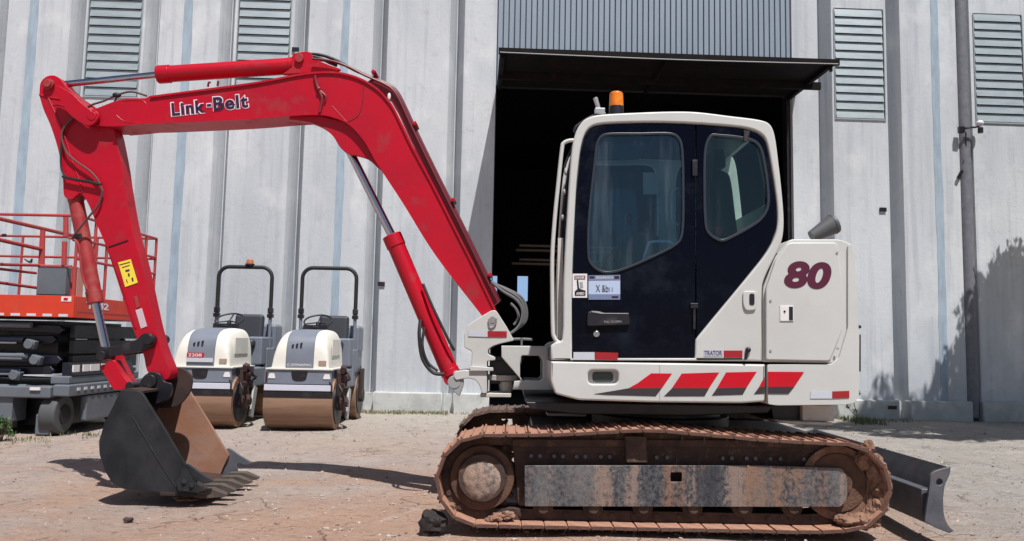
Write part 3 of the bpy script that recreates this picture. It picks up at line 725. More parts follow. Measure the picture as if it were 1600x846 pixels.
# streaked guard steel
def guard_material():
    m = mat('scuffed_guard_steel', (.20, .19, .20), .5, .1, bump=.5, bscale=60)
    nt = m.node_tree; N = nt.nodes; Lk = nt.links; b = N['Principled BSDF']
    tc = N.new('ShaderNodeTexCoord')
    def noise(scv, sc, det=6, ro=.6, dist=0):
        mp = N.new('ShaderNodeMapping'); mp.inputs['Scale'].default_value = scv; Lk.new(tc.outputs['Object'], mp.inputs[0])
        n = N.new('ShaderNodeTexNoise'); n.inputs['Scale'].default_value = sc; n.inputs['Detail'].default_value = det; n.inputs['Roughness'].default_value = ro; n.inputs['Distortion'].default_value = dist
        Lk.new(mp.outputs[0], n.inputs['Vector']); return n.outputs[0]
    def comb(a, b_, k):
        x = N.new('ShaderNodeMath'); x.operation = 'MULTIPLY_ADD'; Lk.new(b_, x.inputs[0]); x.inputs[1].default_value = k; Lk.new(a, x.inputs[2]); return x.outputs[0]
    def rng(s_, a, b_, d=1):
        r = N.new('ShaderNodeMapRange'); r.interpolation_type = 'SMOOTHSTEP'; r.inputs[1].default_value = a; r.inputs[2].default_value = b_; r.inputs[4].default_value = d; Lk.new(s_, r.inputs[0]); return r.outputs[0]
    def mix(f, A, B):
        mx = N.new('ShaderNodeMix'); mx.data_type = 'RGBA'; Lk.new(f, mx.inputs[0])
        for s_, v in ((6, A), (7, B)):
            if isinstance(v, tuple): mx.inputs[s_].default_value = (*v, 1)
            else: Lk.new(v, mx.inputs[s_])
        return mx.outputs[2]
    fine = noise((1, 1, .8), 34, 10, .75); runs = noise((1, 1, .10), 2.1, 5, .55); runs2 = noise((1, 1, .07), 5.3, 6, .6, .2); broad = noise((1, 1, .25), 1.3, 4, .5)
    c = mix(rng(fine, .38, .62), (.018, .020, .028), (.105, .105, .115))
    c = mix(rng(comb(broad, fine, .18), .54, .70, .75), c, (.19, .18, .178))
    c = mix(rng(comb(runs, fine, .30), .66, .75, .95), c, (.24, .14, .095))
    c = mix(rng(comb(runs2, fine, .35), .735, .82, .8), c, (.27, .195, .16))
    c = mix(rng(comb(noise((1, 1, .09), 3.4, 5, .6, .3), fine, .25), .68, .76, .85), c, (.022, .024, .032))
    c = mix(rng(noise((1, 1, 1), 14, 8, .7), .60, .70, .8), c, (.16, .09, .065))
    Lk.new(c, b.inputs['Base Color'])
    return m
GUARD = guard_material()
undercarriage(Y0, 1, True); undercarriage(Y0+2.30-TW, -1, False)

# mud packed in the rear of the near track
bm = nb()
for (x, y, r_, d) in ((1350, 716, 10, .05), (1368, 735, 12, .06), (1376, 760, 13, .06), (1372, 785, 12, .05), (1362, 806, 10, .05), (1358, 700, 7, .03), (1380, 745, 8, .02)):
    p = P(x, y, Y0+d+.06); ball(bm, p, r_/F_PX*Y0*1.25, (1, 1.1, 1.35), 4, .15)
for (x, y, r_) in ((1334, 812, 11), (1350, 815, 12), (1318, 813, 8)):
    p = P(x, y, Y0+.08); ball(bm, p, r_/F_PX*Y0*1.2, (1.3, 1.3, .75), 4, .17)
for (x, y, r_) in ((778, 808, 7), (793, 806, 7), (768, 813, 6), (704, 790, 4)):
    p = P(x, y, Y0+.10); ball(bm, p, r_/F_PX*Y0*1.2, (1.3, 1.3, .8), 4, .17)
many('caked_mud', bm, MUD, exc)

# car body and turntable
bm = nb(); box2(bm, (XZ(840, 0, 6.3)[0], Y0+TW, .28), (XZ(1240, 0, 6.3)[0], Y0+2.30-TW, .58)); obj('carbody', bm, BLKP, exc, bevel=.02)
xc = XZ(1030, 640, 6.28)[0]
bm = nb(); cyl(bm, (xc, 6.28, .55), (xc, 6.28, .80), .46, 48); cyl(bm, (xc, 6.28, .60), (xc, 6.28, .68), .52, 48); obj('turntable', bm, BLKP, exc, bevel=.01)
# dark under-deck plate
YC = 5.2                                       # near side of the upper body
YF = 7.35
bm = nb(); pprism(bm, [(820, 628), (1210, 634), (1200, 646), (1080, 650), (900, 648), (830, 640)], YC+.25, YF-.2); obj('deck_underside', bm, BLKP, exc, bevel=.01)
bm = nb(); pprism(bm, [(1205, 634), (1252, 634), (1252, 664), (1210, 660)], YC+.35, YC+.9); obj('rear_bracket', bm, BLKP, exc)
bm = nb(); pprism(bm, [(1254, 633), (1304, 634), (1304, 659), (1254, 658)], YC+.30, YC+.75); pprism(bm, [(1205, 657), (1302, 661), (1302, 665), (1240, 664)], YC+.25, YC+.8); obj('step_box', bm, WHITED, exc, bevel=.006)
bm = nb(); pprism(bm, [(855, 646), (916, 647), (916, 651), (855, 650)], 5.75, 5.95); many('under_bar', bm, GREYP, exc)

# side skirt
sk = Zm(840, 380, 2.819, [(58, 521, 3), (1003, 535, 3), (1001, 699, 8), (900, 706, 60), (500, 702, 60), (180, 692, 30), (78, 665, 14), (58, 610, 12)])
sk = [(p[0], p[1], 4 if i > 1 else 1.5) for i, p in enumerate(sk)]
hl = fillet([(919, 579), (966, 579), (966, 600), (919, 600)], 8, 6)
body = fillet(sk, 3)
skirt = plate('side_skirt', [body, hl], YC, .05, WHITE, exc, bev=.012)
bm = nb(); pprism(bm, body, YC+.05, YC+.9); 
# shrink the block behind the plate a little so that it does not share faces
bmesh.ops.scale(bm, vec=(.985, 1, .96), verts=bm.verts, space=Matrix.Translation(-Vector(((XZ(1030, 600, YC)[0]), YC, XZ(1030, 600, YC)[1]))))
obj('deck_frame', bm, WHITED, exc)
bm = nb(); pprism(bm, [(912, 574), (972, 574), (972, 605), (912, 605)], YC+.055, YC+.07); obj('grille', bm, BLKP, skirt)
bm = nb(); pprism(bm, fillet([(926, 582), (958, 582), (958, 597), (926, 597)], 5), YC+.035, YC+.056); obj('vent_cover', bm, mat('dark_vent_plastic', (.035, .045, .042), .4), skirt, bevel=.006)
# rear hood / counterweight
cwp = Zm(840, 380, 2.819, [(1011, 535), (1302, 535), (1326, 505), (1372, 372), (1362, 20), (1385, 0), (1398, 40), (1412, 350), (1420, 400), (1418, 672), (1395, 704), (1330, 712), (1050, 714), (1013, 708)])
cwp = [(1199, 570), (1300, 569), (1311, 560), (1325, 512), (1325, 384), (1331, 380), (1336, 400), (1341, 504), (1343, 522), (1342.5, 618), (1336, 630), (1320, 633), (1215, 634), (1200, 632)]
bm = nb(); pprism(bm, fillet(cwp, 3, 4), YC+.002, YF)
cw = obj('counterweight', bm, WHITE, exc, bevel=.028, seg=4)
hd = [(1234, 374, 7), (1311, 374, 6), (1331, 381, 6), (1335, 400, 6), (1326, 520, 6), (1312, 562, 4), (1301, 568, 3), (1192, 566, 3), (1192, 452, 6), (1210, 404, 4)]
bm = nb(); pprism(bm, fillet(hd, 5), YC+.018, YF-.02)
hood = obj('engine_hood', bm, WHITE, exc, bevel=.022, seg=4)
dp = [(1232, 379, 7), (1308, 379, 6), (1316, 440, 5), (1317, 515, 6), (1297, 565, 5), (1197, 563, 4), (1197, 452, 6), (1212, 408, 5)]
engdoor = plate('engine_door', [fillet(dp, 6, 6)], YC-.012, .034, WHITE, exc, bev=.008)
text('number_decal', '80', (1225, 450), (1299, 453), 43, YC-.0135, MARO, engdoor, off=.045, shear=.2, spacing=1.02)
plate('latch', [[(1219, 478), (1240, 478), (1240, 502), (1219, 502)]], YC-.018, .008, STKW, engdoor, bev=.002)
bm = nb(); pprism(bm, [(1233, 479.5), (1239, 479.5), (1239, 500.5), (1233, 500.5)], YC-.020, YC-.0175); cyl(bm, P(1226, 487, YC-.022), P(1226, 487, YC-.016), .007, 12); obj('latch_recess', bm, BLKP, engdoor)
# side reflectors, decals
def quad(px, Y, name, m, parent, t=.0015, lab=None):
    bm = nb(); prism(bm, [XZ(p[0], p[1], Y) for p in px], Y-t, Y+t); return obj(name, bm, m, parent, label=lab)
zs = lambda pts: Zm(840, 380, 2.819, pts)
for body_, par in (([(400, 640), (440, 618), (500, 574), (592, 575), (547, 639)], 0), ([(635, 575), (800, 570), (755, 639), (592, 639)], 0), ([(830, 570), (965, 567), (920, 637), (790, 639)], 0), ([(999, 590), (999, 633), (975, 635)], 0),
              ([(1015, 567), (1173, 568), (1130, 633), (1015, 634)], 1)):
    quad(zs(body_), YC-.001, 'red_stripe', STRR, (skirt, cw)[par])
for body_, par in (([(250, 665), (330, 652), (400, 640), (547, 639), (520, 675), (300, 669)], 0), ([(592, 640), (755, 640), (735, 675), (557, 675)], 0), ([(790, 640), (920, 638), (903, 668), (768, 672)], 0), ([(975, 636), (999, 634), (998, 664), (953, 666)], 0),
              ([(1015, 635), (1130, 634), (1105, 664), (1015, 664)], 1)):
    quad(zs(body_), YC-.001, 'charcoal_stripe', STRB, (skirt, cw)[par])
quad([(1267, 612), (1300, 612), (1300, 623), (1266, 623)], YC-.001, 'reflector', RFLW, cw); quad([(1300.5, 612), (1327, 611), (1327, 622), (1300.5, 623)], YC-.001, 'reflector', RFLR, cw)
bm = nb(); pprism(bm, [(1339, 523), (1345, 523), (1345, 581), (1339, 581)], YC+.05, YC+.12); ball(bm, P(1340, 511, YC+.05), .016, (1.6, 1, .8)); obj('rubber_buffer', bm, BLKP, cw)
for (x, y) in ((1204, 470), (1204, 548), (1308, 395), (1309, 545)):
    bm = nb(); a = P(x, y, YC-.013); cyl(bm, a+Vector((0, .004, 0)), a-Vector((0, .004, 0)), .008, 10); obj('fastener', bm, GREYP, engdoor)
bm = nb(); pprism(bm, [(1030, 571), (1031.2, 571), (1031.2, 627), (1030, 627)], YC-.0006, YC+.001); obj('panel_seam', bm, GREYP, skirt)
# exhaust boot behind the hood
bm = nb(); a = P(1268, 370, 6.1); b = P(1303, 350, 6.1); cyl(bm, a, b, .045, 28, .078); cyl(bm, b-(b-a).normalized()*.012, b+Vector((.012, 0, .004)), .080, 28, .074)
obj('exhaust_pipe', bm, mat('grey_exhaust_metal', (.09, .09, .096), .5), exc)

# ---------------- cab
outer = [(861, 563, 's'), (861, 540, 's'), (868, 535), (879, 530), (881, 430), (888, 307), (893, 240), (898, 212), (906, 195), (918, 184), (938, 179), (990, 176), (1050, 174), (1090, 175), (1140, 181), (1186, 187), (1203, 194), (1211, 212), (1217, 255),
         (1222, 300), (1225, 340), (1224, 366), (1219, 385), (1198, 428), (1191, 452), (1191, 565, 's')]
outer = catmull(outer, 4)
panel = [(894, 560, 's'), (894, 440), (900, 300), (906, 240), (913, 212), (924, 198), (945, 193), (1017, 191), (1085, 193), (1159, 199), (1184, 206), (1197, 219), (1205, 254), (1214, 314), (1215, 350), (1208, 377), (1189, 407), (1091, 526), (1087, 534), (1086, 560, 's')]
panel = catmull(panel, 4)
CW_ = .98
cabf = plate('cab_frame', [outer, panel], YC, .06, WHITE, exc, bev=.012)
win1 = catmull([(946, 210), (1000, 209), (1049, 209), (1063, 219), (1067, 245), (1068, 300), (1067, 357), (1058, 381), (1010, 406), (971, 422), (946, 426), (929, 418), (920, 403), (920, 343), (930, 247), (934, 221)], 4)
win2 = catmull([(1110, 213), (1124, 211.5), (1170, 217), (1188, 229), (1196, 260), (1201, 300), (1199, 327), (1183, 348), (1134, 375), (1119, 373), (1104, 357), (1101, 300), (1102, 236)], 4)
door_o = [(895.5, 559), (895.5, 440), (901, 300), (907, 240), (914, 213), (925, 199.5), (945, 195), (1017, 193), (1086, 195), (1086.5, 559)]
rear_o = [(1088, 195), (1159, 201), (1183, 208), (1195, 220), (1203, 254), (1212.5, 314), (1213.5, 350), (1207, 376), (1188, 406), (1091, 524), (1088, 533)]
door = plate('cab_door', [fillet(door_o, 5), win1], YC+.012, .03, NAVY, exc, bev=.004)
rearp = plate('rear_side_panel', [fillet(rear_o, 5), win2], YC+.012, .03, NAVY, exc, bev=.004)
def ring(name, pts_px, Y, wd, th, m, parent):
    L = [XZ(p[0], p[1], Y) for p in pts_px]; plate(name, [inset(L, -wd*.45), inset(L, wd*.55)], Y, th, m, parent, bev=.003, world=True)
ring('window_gasket', win1, YC+.002, .016, .02, GASK, door); ring('window_gasket', win2, YC+.002, .018, .02, GASK, rearp)
def pane(name, pts_px, Y, m, parent): plate(name, [pts_px], Y, .005, m, parent)
pane('window_pane', win1, YC+.022, GLASS, door); pane('window_pane', win2, YC+.022, GLASS2, rearp)
# far side: same frame with panes
YB = YC+CW_
def shift(pts): return [XZ(p[0], p[1], YC) for p in pts]
cf = plate('far_cab_frame', [shift(outer), shift(win1), shift(win2)], YB-.06, .05, WHITED, exc, bev=.008, world=True)
plate('window_pane', [shift(win1)], YB-.03, .005, GLASS2, cf, world=True); plate('window_pane', [shift(win2)], YB-.03, .005, GLASS2, cf, world=True)
# roof shell spanning the cab
ins = inset([XZ(p[0], p[1], YC) for p in outer], .003)
def shell(idx_from, idx_to, name, m, y0, y1, th=.05):
    seg = ins[idx_from:idx_to]; inn = inset(ins, th)[idx_from:idx_to]
    bm = nb(); prism(bm, seg+inn[::-1], y0, y1); return obj(name, bm, m, exc, ang=50)
def near_idx(px, py):
    q = XZ(px, py, YC); return min(range(len(ins)), key=lambda i: math.dist(ins[i], q))
shell(near_idx(906, 195), near_idx(1203, 194)+1, 'cab_roof', WHITE, YC+.05, YB-.055)
shell(near_idx(1222, 300)+1, near_idx(1191, 452)+2, 'cab_rear_panel', WHITED, YC+.055, YB-.055)
bm = nb(); pprism(bm, [(864, 545), (1188, 552), (1188, 564), (864, 562)], YC+.07, YB-.06); obj('cab_floor', bm, BLKP, exc)
bm = nb(); pprism(bm, [(1120, 400), (1186, 445), (1186, 550), (1095, 550), (1095, 520)], YC+.10, YB-.10); obj('seat_base', bm, BLKP, exc)
# roof lining under the roof
bm = nb(); pprism(bm, [(925, 196), (1180, 205), (1180, 209), (925, 200)], YC+.07, YB-.07); obj('roof_lining', bm, CAB_IN, exc)
# rear window post + frame
bm = nb(); pprism(bm, [(1184, 212), (1195, 219), (1216, 330), (1206, 330)], YC+.09, YC+.15); pprism(bm, [(1184, 212), (1195, 219), (1216, 330), (1206, 330)], YB-.16, YB-.10); many('rear_post', bm, WHITED, exc)
# windscreen
ws0 = XZ(897, 236, YC); ws1 = XZ(884, 430, YC)
bm = nb(); prism(bm, [(ws0[0], ws0[1]), (ws0[0]+.008, ws0[1]), (ws1[0]+.008, ws1[1]), (ws1[0], ws1[1])], YC+.07, YB-.08); wsx = obj('windscreen', bm, GLASS2, exc)
bm = nb(); prism(bm, [XZ(884, 430, YC), XZ(892, 430, YC), XZ(892, 540, YC), XZ(884, 540, YC)], YC+.07, YB-.08); obj('cab_front_panel', bm, NAVY, exc)
# seat
bm = nb(); pprism(bm, catmull([(1112, 268), (1128, 265), (1142, 275), (1150, 330), (1156, 392), (1142, 410), (1128, 400), (1118, 340), (1110, 290)]), YC+.32, YC+.72); st = obj('operator_seat', bm, SEATM, exc, bevel=.04, seg=3)
bm = nb(); pprism(bm, fillet([(1060, 400), (1150, 395), (1150, 425), (1058, 425)], 8), YC+.28, YC+.76); obj('seat_cushion', bm, SEATM, st, bevel=.03, seg=3)
bm = nb(); pprism(bm, fillet([(1112, 232), (1132, 232), (1136, 262), (1114, 262)], 6), YC+.40, YC+.64); obj('headrest', bm, SEATM, st, bevel=.03, seg=3)
# console loops and levers
bm = nb(); tube(bm, [P(1004, 412, YC+.036), P(1012, 384, YC+.036), P(1020, 378, YC+.036), P(1046, 378, YC+.036), P(1054, 386, YC+.036), P(1052, 398, YC+.036)], .009, 8); obj('armrest_loop', bm, STKW, exc)
bm = nb(); pprism(bm, catmull([(945, 425), (962, 392), (985, 366), (1010, 362), (1030, 372), (1020, 440), (960, 440)]), YC+.35, YC+.55); obj('console', bm, CAB_IN, exc, bevel=.02)
bm = nb(); tube(bm, [P(1060, 294, YC+.5), P(1052, 300, YC+.5), P(1050, 320, YC+.5), P(1051, 342, YC+.5), P(1060, 352, YC+.5)], .009, 8); obj('grab_loop', bm, mat('pale_green_handle', (.45, .55, .48), .4), exc)
bm = nb(); cyl(bm, P(990, 375, YC+.5), P(984, 345, YC+.5), .010, 10); ball(bm, P(983, 342, YC+.5), .028, (1, 1, 1.5)); obj('control_lever', bm, BLKP, exc)
quad([(1005, 270), (1027, 270), (1027, 304), (1005, 304)], YB-.032, 'reflection_patch', STKW, exc)  # white patch painted in for a bright reflection on the glass
bm = nb(); pprism(bm, fillet([(1114, 355), (1128, 354), (1132, 364), (1120, 368)], 3), YC+.15, YC+.22); obj('red_rag', bm, mat('red_cloth', (.35, .02, .04), .8), exc, bevel=.01)
bm = nb(); pprism(bm, [(945, 219), (1022, 218), (1014, 224), (945, 226)], YC+.2, YC+.7); obj('sun_visor', bm, CAB_IN, exc)
# door sticker set
s1 = quad([(894.5, 428), (917.5, 428), (917.5, 465.5), (894.5, 465.5)], YC+.009, 'warning_sticker', STKW, door)
quad([(897.5, 431), (914.5, 431), (914.5, 436.5), (897.5, 436.5)], YC+.0065, 'sticker_band', mat('sticker_dark_red', (.10, .03, .03), .5), s1)
text('sticker_text', 'DANGER', (898.5, 435.8), (913.5, 435.8), 3.8, YC+.0055, STKW, s1, off=.02)
quad(Zm(880, 410, 5.283, [(96, 275), (96, 240), (118, 222), (112, 150), (124, 145), (132, 215), (150, 225), (184, 235), (184, 275)]), YC+.0065, 'sticker_picture', BLKP, s1)
quad(Zm(880, 410, 5.283, [(136, 165), (160, 160), (165, 210), (142, 212)]), YC+.0065, 'sticker_picture', GREYP, s1)
text('sticker_text', 'AVISO', (900, 461), (913, 461), 4.2, YC+.0045, STKW, s1, off=.03, shear=.2)
s2 = quad([(919.5, 431), (969, 430), (969, 468.5), (919.5, 468.5)], YC+.009, 'notice_sticker', STKB, door)
quad([(919.5, 430.6), (969, 429.8), (969, 437.5), (919.5, 438)], YC+.0065, 'sticker_band', STKD, s2); quad([(919.5, 460), (969, 460), (969, 468.5), (919.5, 468.5)], YC+.0065, 'sticker_band', STKD, s2)
text('sticker_text', 'X &b\u0131 \u0131', (931, 456.5), (957, 456.5), 11, YC+.0065, STRB, s2)
quad([(921, 432), (929, 432), (929, 435.5), (921, 435.5)], YC+.0055, 'sticker_mark', PURP, s2); quad([(960, 431.5), (967.5, 431.5), (967.5, 436), (960, 436)], YC+.0055, 'sticker_mark', PURP, s2)
text('sticker_text', 'SEGURANCA', (931, 435.8), (958, 435.6), 3.6, YC+.0055, STKW, s2); quad([(956, 463), (966, 463), (966, 466), (956, 466)], YC+.0055, 'sticker_mark', PURP, s2)
# door handle, seams
bm = nb(); pprism(bm, fillet([(918, 487), (935, 486), (945, 489), (983, 489), (985, 508), (917, 510)], 4), YC-.015, YC+.014); hnd = obj('door_handle', bm, BLKP, door, bevel=.008)
quad([(924, 486), (932, 486.5), (941, 489.3), (982, 489.5), (982, 490.8), (940, 490.6), (925, 488)], YC-.017, 'handle_edge', GREYP, hnd)
text('handle_text', 'PULL TO OPEN', (944, 505), (971, 504.5), 3.5, YC-.016, GREYP, hnd)
bm = nb(); cyl(bm, P(932, 522, YC), P(932, 522, YC+.015), .021, 20); obj('door_lock', bm, CHROME, door, bevel=.003)
bm = nb(); pprism(bm, [(1082, 250), (1090, 250), (1090, 275), (1082, 275)], YC-.01, YC+.014); pprism(bm, [(1079, 474), (1091, 474), (1091, 482), (1079, 482)], YC-.01, YC+.014); pprism(bm, [(1083, 482), (1087, 482), (1087, 515), (1083, 515)], YC-.006, YC+.014); many('hinge', bm, BLKP, door, bevel=.003)
bm = nb(); pprism(bm, [(1162, 204), (1172, 206), (1168, 222), (1163, 221)], YC-.006, YC+.014); obj('window_latch', bm, BLKP, rearp, bevel=.003)
quad([(896, 550.5), (929, 550.5), (929, 562.5), (896, 562.5)], YC-.001, 'reflector', RFLW, cabf); quad([(929.5, 550.5), (966, 551.5), (965, 563), (929.5, 562.5)], YC-.001, 'reflector', RFLR, cabf)
quad([(1100, 547), (1129, 547), (1129, 557.5), (1100, 557.5)], YC-.001, 'reflector', mat('tape_lettered', (.42, .42, .50), .4), cabf); quad([(1131, 548), (1160, 548), (1160, 559), (1131, 559)], YC-.001, 'reflector', RFLR, cabf)
text('tape_text', 'TRATOR', (1101, 555.5), (1128, 555.5), 7, YC-.003, PURP, cabf)
bm = nb(); pprism(bm, [(1088, 559.5), (1160, 560), (1160, 561.5), (1088, 561)], YC-.002, YC+.001); obj('panel_seam', bm, BLKP, cabf)
hk = bmesh.new(); pprism(hk, fillet([(1161, 455), (1184, 455), (1182, 485), (1165, 486), (1161, 475)], 6), YC-.014, YC+.002); hk = obj('filler_handle', hk, WHITE, cabf, bevel=.006)
bm = nb(); pprism(bm, fillet([(1171, 459), (1179, 459), (1179, 477), (1171, 477)], 3.5), YC-.017, YC-.0135); obj('handle_slot', bm, BLKP, hk)
bm = nb(); cyl(bm, P(1168, 547, YC-.01), P(1165, 562, YC-.01), .009, 10); ball(bm, P(1169, 547, YC-.01), .018); obj('key_lever', bm, BLKP, cabf)
# front grab rail and lower corner
YG = YC+.03
bm = nb(); tube(bm, [P(900, 220, YG), P(890, 220, YG), P(881, 224, YG), P(878, 234, YG), P(872, 290, YG), P(867, 340, YG), P(863, 400, YG), P(863, 460, YG), P(864, 515, YG), P(866, 527, YG), P(872, 535, YG), P(880, 536, YG)], .0135, 12, 5); obj('grab_rail', bm, WHITE, exc)
bm = nb(); tube(bm, [P(896, 226, YG+.04), P(886, 250, YG+.04), P(882, 262, YG+.04)], .008, 8); tube(bm, [P(896, 240, YG+.1), P(884, 300, YG+.1), P(877, 380, YG+.1), P(874, 470, YG+.1)], .012, 8); many('front_hose', bm, BLACK, exc)
bm = nb(); pprism(bm, [(872, 372), (880, 372), (878, 532), (870, 528)], YC+.09, YC+.11); obj('mirror_plate', bm, WHITED, exc)
for y in (270, 300, 340): 
    bm = nb(); ball(bm, P(884-(y-270)*.07, y, YG+.06), .012, (1, 1, 1.6)); obj('hose_clip', bm, GREYP, exc)
bm = nb(); tube(bm, [P(897, 207, YC+.3), P(900, 198, YC+.3), P(920, 184, YC+.3), P(938, 178, YC+.3), P(946, 178, YC+.3)], .008, 8); obj('roof_rail', bm, BLKP, exc)
# beacon + work lamp on the roof
YBc = YC+.28
bm = nb(); cyl(bm, P(963, 181, YBc), P(963, 167, YBc), .052, 28); bc = obj('warning_beacon', bm, BLKP, exc, bevel=.004)
bm = nb(); a = P(963, 167, YBc); b = P(963, 148, YBc); cyl(bm, a, b, .050, 28, .047); ball(bm, b, .047, (1, 1, .5)); obj('beacon_lens', bm, AMB, bc)
bm = nb(); box(bm, P(937, 174, YBc), (.07, .05, .035)); cyl(bm, P(936, 172, YBc), P(930, 153, YBc), .014, 12, .017); obj('roof_lamp', bm, mat('pale_lamp_metal', (.45, .45, .46), .3, .5), exc, bevel=.004)

# ---------------- front frame and swing post
YM = 6.28
def pm(x, y, d=0): return P(x, y, YM+d)
def mp_(bm, px, w_, sm=None, Yn=None):
    Yn = YM-w_/2 if Yn is None else Yn
    pprism(bm, px, Yn, Yn+w_, sm)
z6 = lambda pts: Zm(690, 440, 4.23, pts)
loops = [z6([(395, 425), (745, 430), (745, 722), (470, 715), (480, 660), (530, 655), (395, 500)]), fillet(z6([(525, 492), (650, 492), (668, 520), (668, 640), (650, 656), (525, 650)]), 4)]
plate('front_frame', [[XZ(p[0], p[1], YM-.22) for p in loops[0]], [XZ(p[0], p[1], YM-.22) for p in loops[1]]], YM-.22, .05, WHITE, exc, bev=.008, world=True)
plate('front_frame', [[XZ(p[0], p[1], YM-.22) for p in loops[0]], [XZ(p[0], p[1], YM-.22) for p in loops[1]]], YM+.17, .05, WHITE, exc, bev=.008, world=True)
bm = nb(); mp_(bm, z6([(395, 425), (745, 430), (745, 445), (395, 440)]), .34); mp_(bm, z6([(470, 700), (745, 705), (745, 722), (470, 715)]), .34); mp_(bm, [(866, 540), (1180, 545), (1180, 566), (866, 610)], .5); obj('frame_deck', bm, WHITED, exc, bevel=.005)
bm = nb(); mp_(bm, z6([(300, 525), (545, 525), (545, 500), (300, 500)]), .16); mp_(bm, [(765, 560), (812, 558), (812, 600), (765, 600)], .08); obj('swing_knuckle', bm, BLKP, exc, bevel=.006)
bm = nb(); cyl(bm, pm(778, 558), pm(779, 590), .032, 20); a = pm(785, 590); cyl(bm, a+Vector((0, 0, -.02)), a+Vector((0, 0, .02)), .13, 32); cyl(bm, pm(791, 596), pm(791, 611), .06, 24, .05); obj('swing_pin', bm, WHITED, exc, bevel=.004)
post_px = z6([(250, 238), (328, 192), (352, 190), (366, 200), (430, 300), (480, 390), (400, 408), (340, 428), (308, 450), (306, 480), (355, 502), (355, 522), (300, 526), (300, 742), (266, 742), (252, 690), (222, 650), (170, 640), (95, 655), (78, 630), (88, 596), (150, 585), (196, 590), (200, 462), (150, 438), (150, 350), (172, 288)])
bm = nb(); mp_(bm, fillet(post_px, 3), .36)
post = obj('swing_post', bm, WHITE, exc, bevel=.01)
bm = nb(); mp_(bm, z6([(187, 560), (340, 570), (342, 592), (187, 592)]), .40); obj('step_plate', bm, WHITE, post, bevel=.004)
bm = nb(); mp_(bm, z6([(300, 740), (460, 740), (460, 768), (255, 766), (255, 742)]), .30); obj('lower_fork', bm, WHITED, post, bevel=.006)
YP = YM-.18
quad(z6([(176, 323), (304, 325), (304, 367), (176, 363)]), YP-.004, 'reflector', RFLW, post); quad(z6([(305, 328), (431, 330), (431, 368), (305, 367)]), YP-.004, 'reflector', RFLR, post)
bm = nb(); tube(bm, [P(763.5, 499, YP-.012), P(765, 507, YP-.014), P(769, 509, YP-.014), P(774.5, 506, YP-.012), P(775.5, 498, YP-.010)], .006, 8); a = P(769.5, 500, YP); cyl(bm, a+Vector((0, .01, 0)), a+Vector((0, -.006, 0)), .026, 20); obj('pin_retainer', bm, mat('retainer_grey', (.25, .24, .24), .5), post)  # ring and pin boss in one even grey
x_, z_ = XZ(712, 596, YM); bm = nb(); cyl(bm, (x_, YM-.17, z_), (x_, YM+.17, z_), .05, 24); pprism(bm, fillet([(708, 580), (722, 579), (725, 600), (718, 620), (708, 612)], 4), YM-.165, YM-.12); obj('cylinder_foot_lug', bm, GREYP, post, bevel=.006)

# ---------------- boom
BW = .26; YBm = YM-BW/2
boom_px = [(137, 183), (143, 173), (154, 168), (191, 155), (227, 153.5, 's'), (234, 150, 's'), (315, 139.5), (400, 128), (460, 116.5), (496, 112), (529, 112.5), (561, 121), (589, 137), (609, 158), (621, 178), (644, 226), (677, 287), (717, 366), (743, 417), (777, 488, 's'), (758, 500, 's'),
           (681, 400), (629, 317), (589, 256), (569, 221), (545, 195), (521, 184), (500, 180), (460, 181), (380, 187), (248, 193), (226, 193.5), (177, 198), (156, 197), (143, 193)]
bo = catmull(boom_px, 5)
bm = nb(); prism(bm, [XZ(p[0], p[1], YBm) for p in bo], YBm, YBm+BW)
boom = obj('boom', bm, RED, exc, bevel=.004)
# flanges: top and bottom plates standing 12 mm proud of the side plates
def strip(line_px, th_px, Yn, wd, name, m, parent, closed=False):
    pts = [Vector(p) for p in line_px]; out1 = []; out2 = []
    for i, p in enumerate(pts):
        t = (pts[min(i+1, len(pts)-1)]-pts[max(i-1, 0)]).normalized(); n_ = Vector((-t.y, t.x)); out1.append(p); out2.append(p+n_*th_px)
    bm = nb(); prism(bm, [XZ(p[0], p[1], Yn) for p in out1]+[XZ(p[0], p[1], Yn) for p in out2[::-1]], Yn, Yn+wd); return obj(name, bm, m, parent, ang=50)
def nearest(px, py): return min(range(len(bo)), key=lambda i: math.dist(bo[i][:2], (px, py)))
topl = bo[nearest(234, 150):nearest(777, 488)+1]
strip(topl, 3.2, YBm-.014, BW+.028, 'top_flange', RED, boom)
botl = bo[nearest(758, 500):nearest(177, 198)+1]
strip(botl, 2.2, YBm-.010, BW+.020, 'bottom_flange', RED, boom)
# weld seams
def seam(pts, name='weld_seam', Y=YBm, r=.0035, m=RED, parent=None):
    bm = nb(); tube(bm, [P(x, y, Y) for x, y in pts], r, 6, 5); return obj(name, bm, m, parent or boom)
z5 = lambda pts: Zm(420, 70, 4.23, pts)
seam(z5([(628, 258), (625, 330), (612, 420), (590, 470), (560, 492), (520, 515)]), m=mat('seam_dark_red', (.14, .01, .02), .5), r=.004); seam([(541, 190), (519, 166)], r=.003)
z1 = lambda pts: Zm(40, 100, 4.23, pts)
seam(z1([(600, 340), (660, 382), (780, 392), (800, 380)])); seam(z1([(640, 245), (740, 240), (790, 255), (800, 300), (800, 385)]))
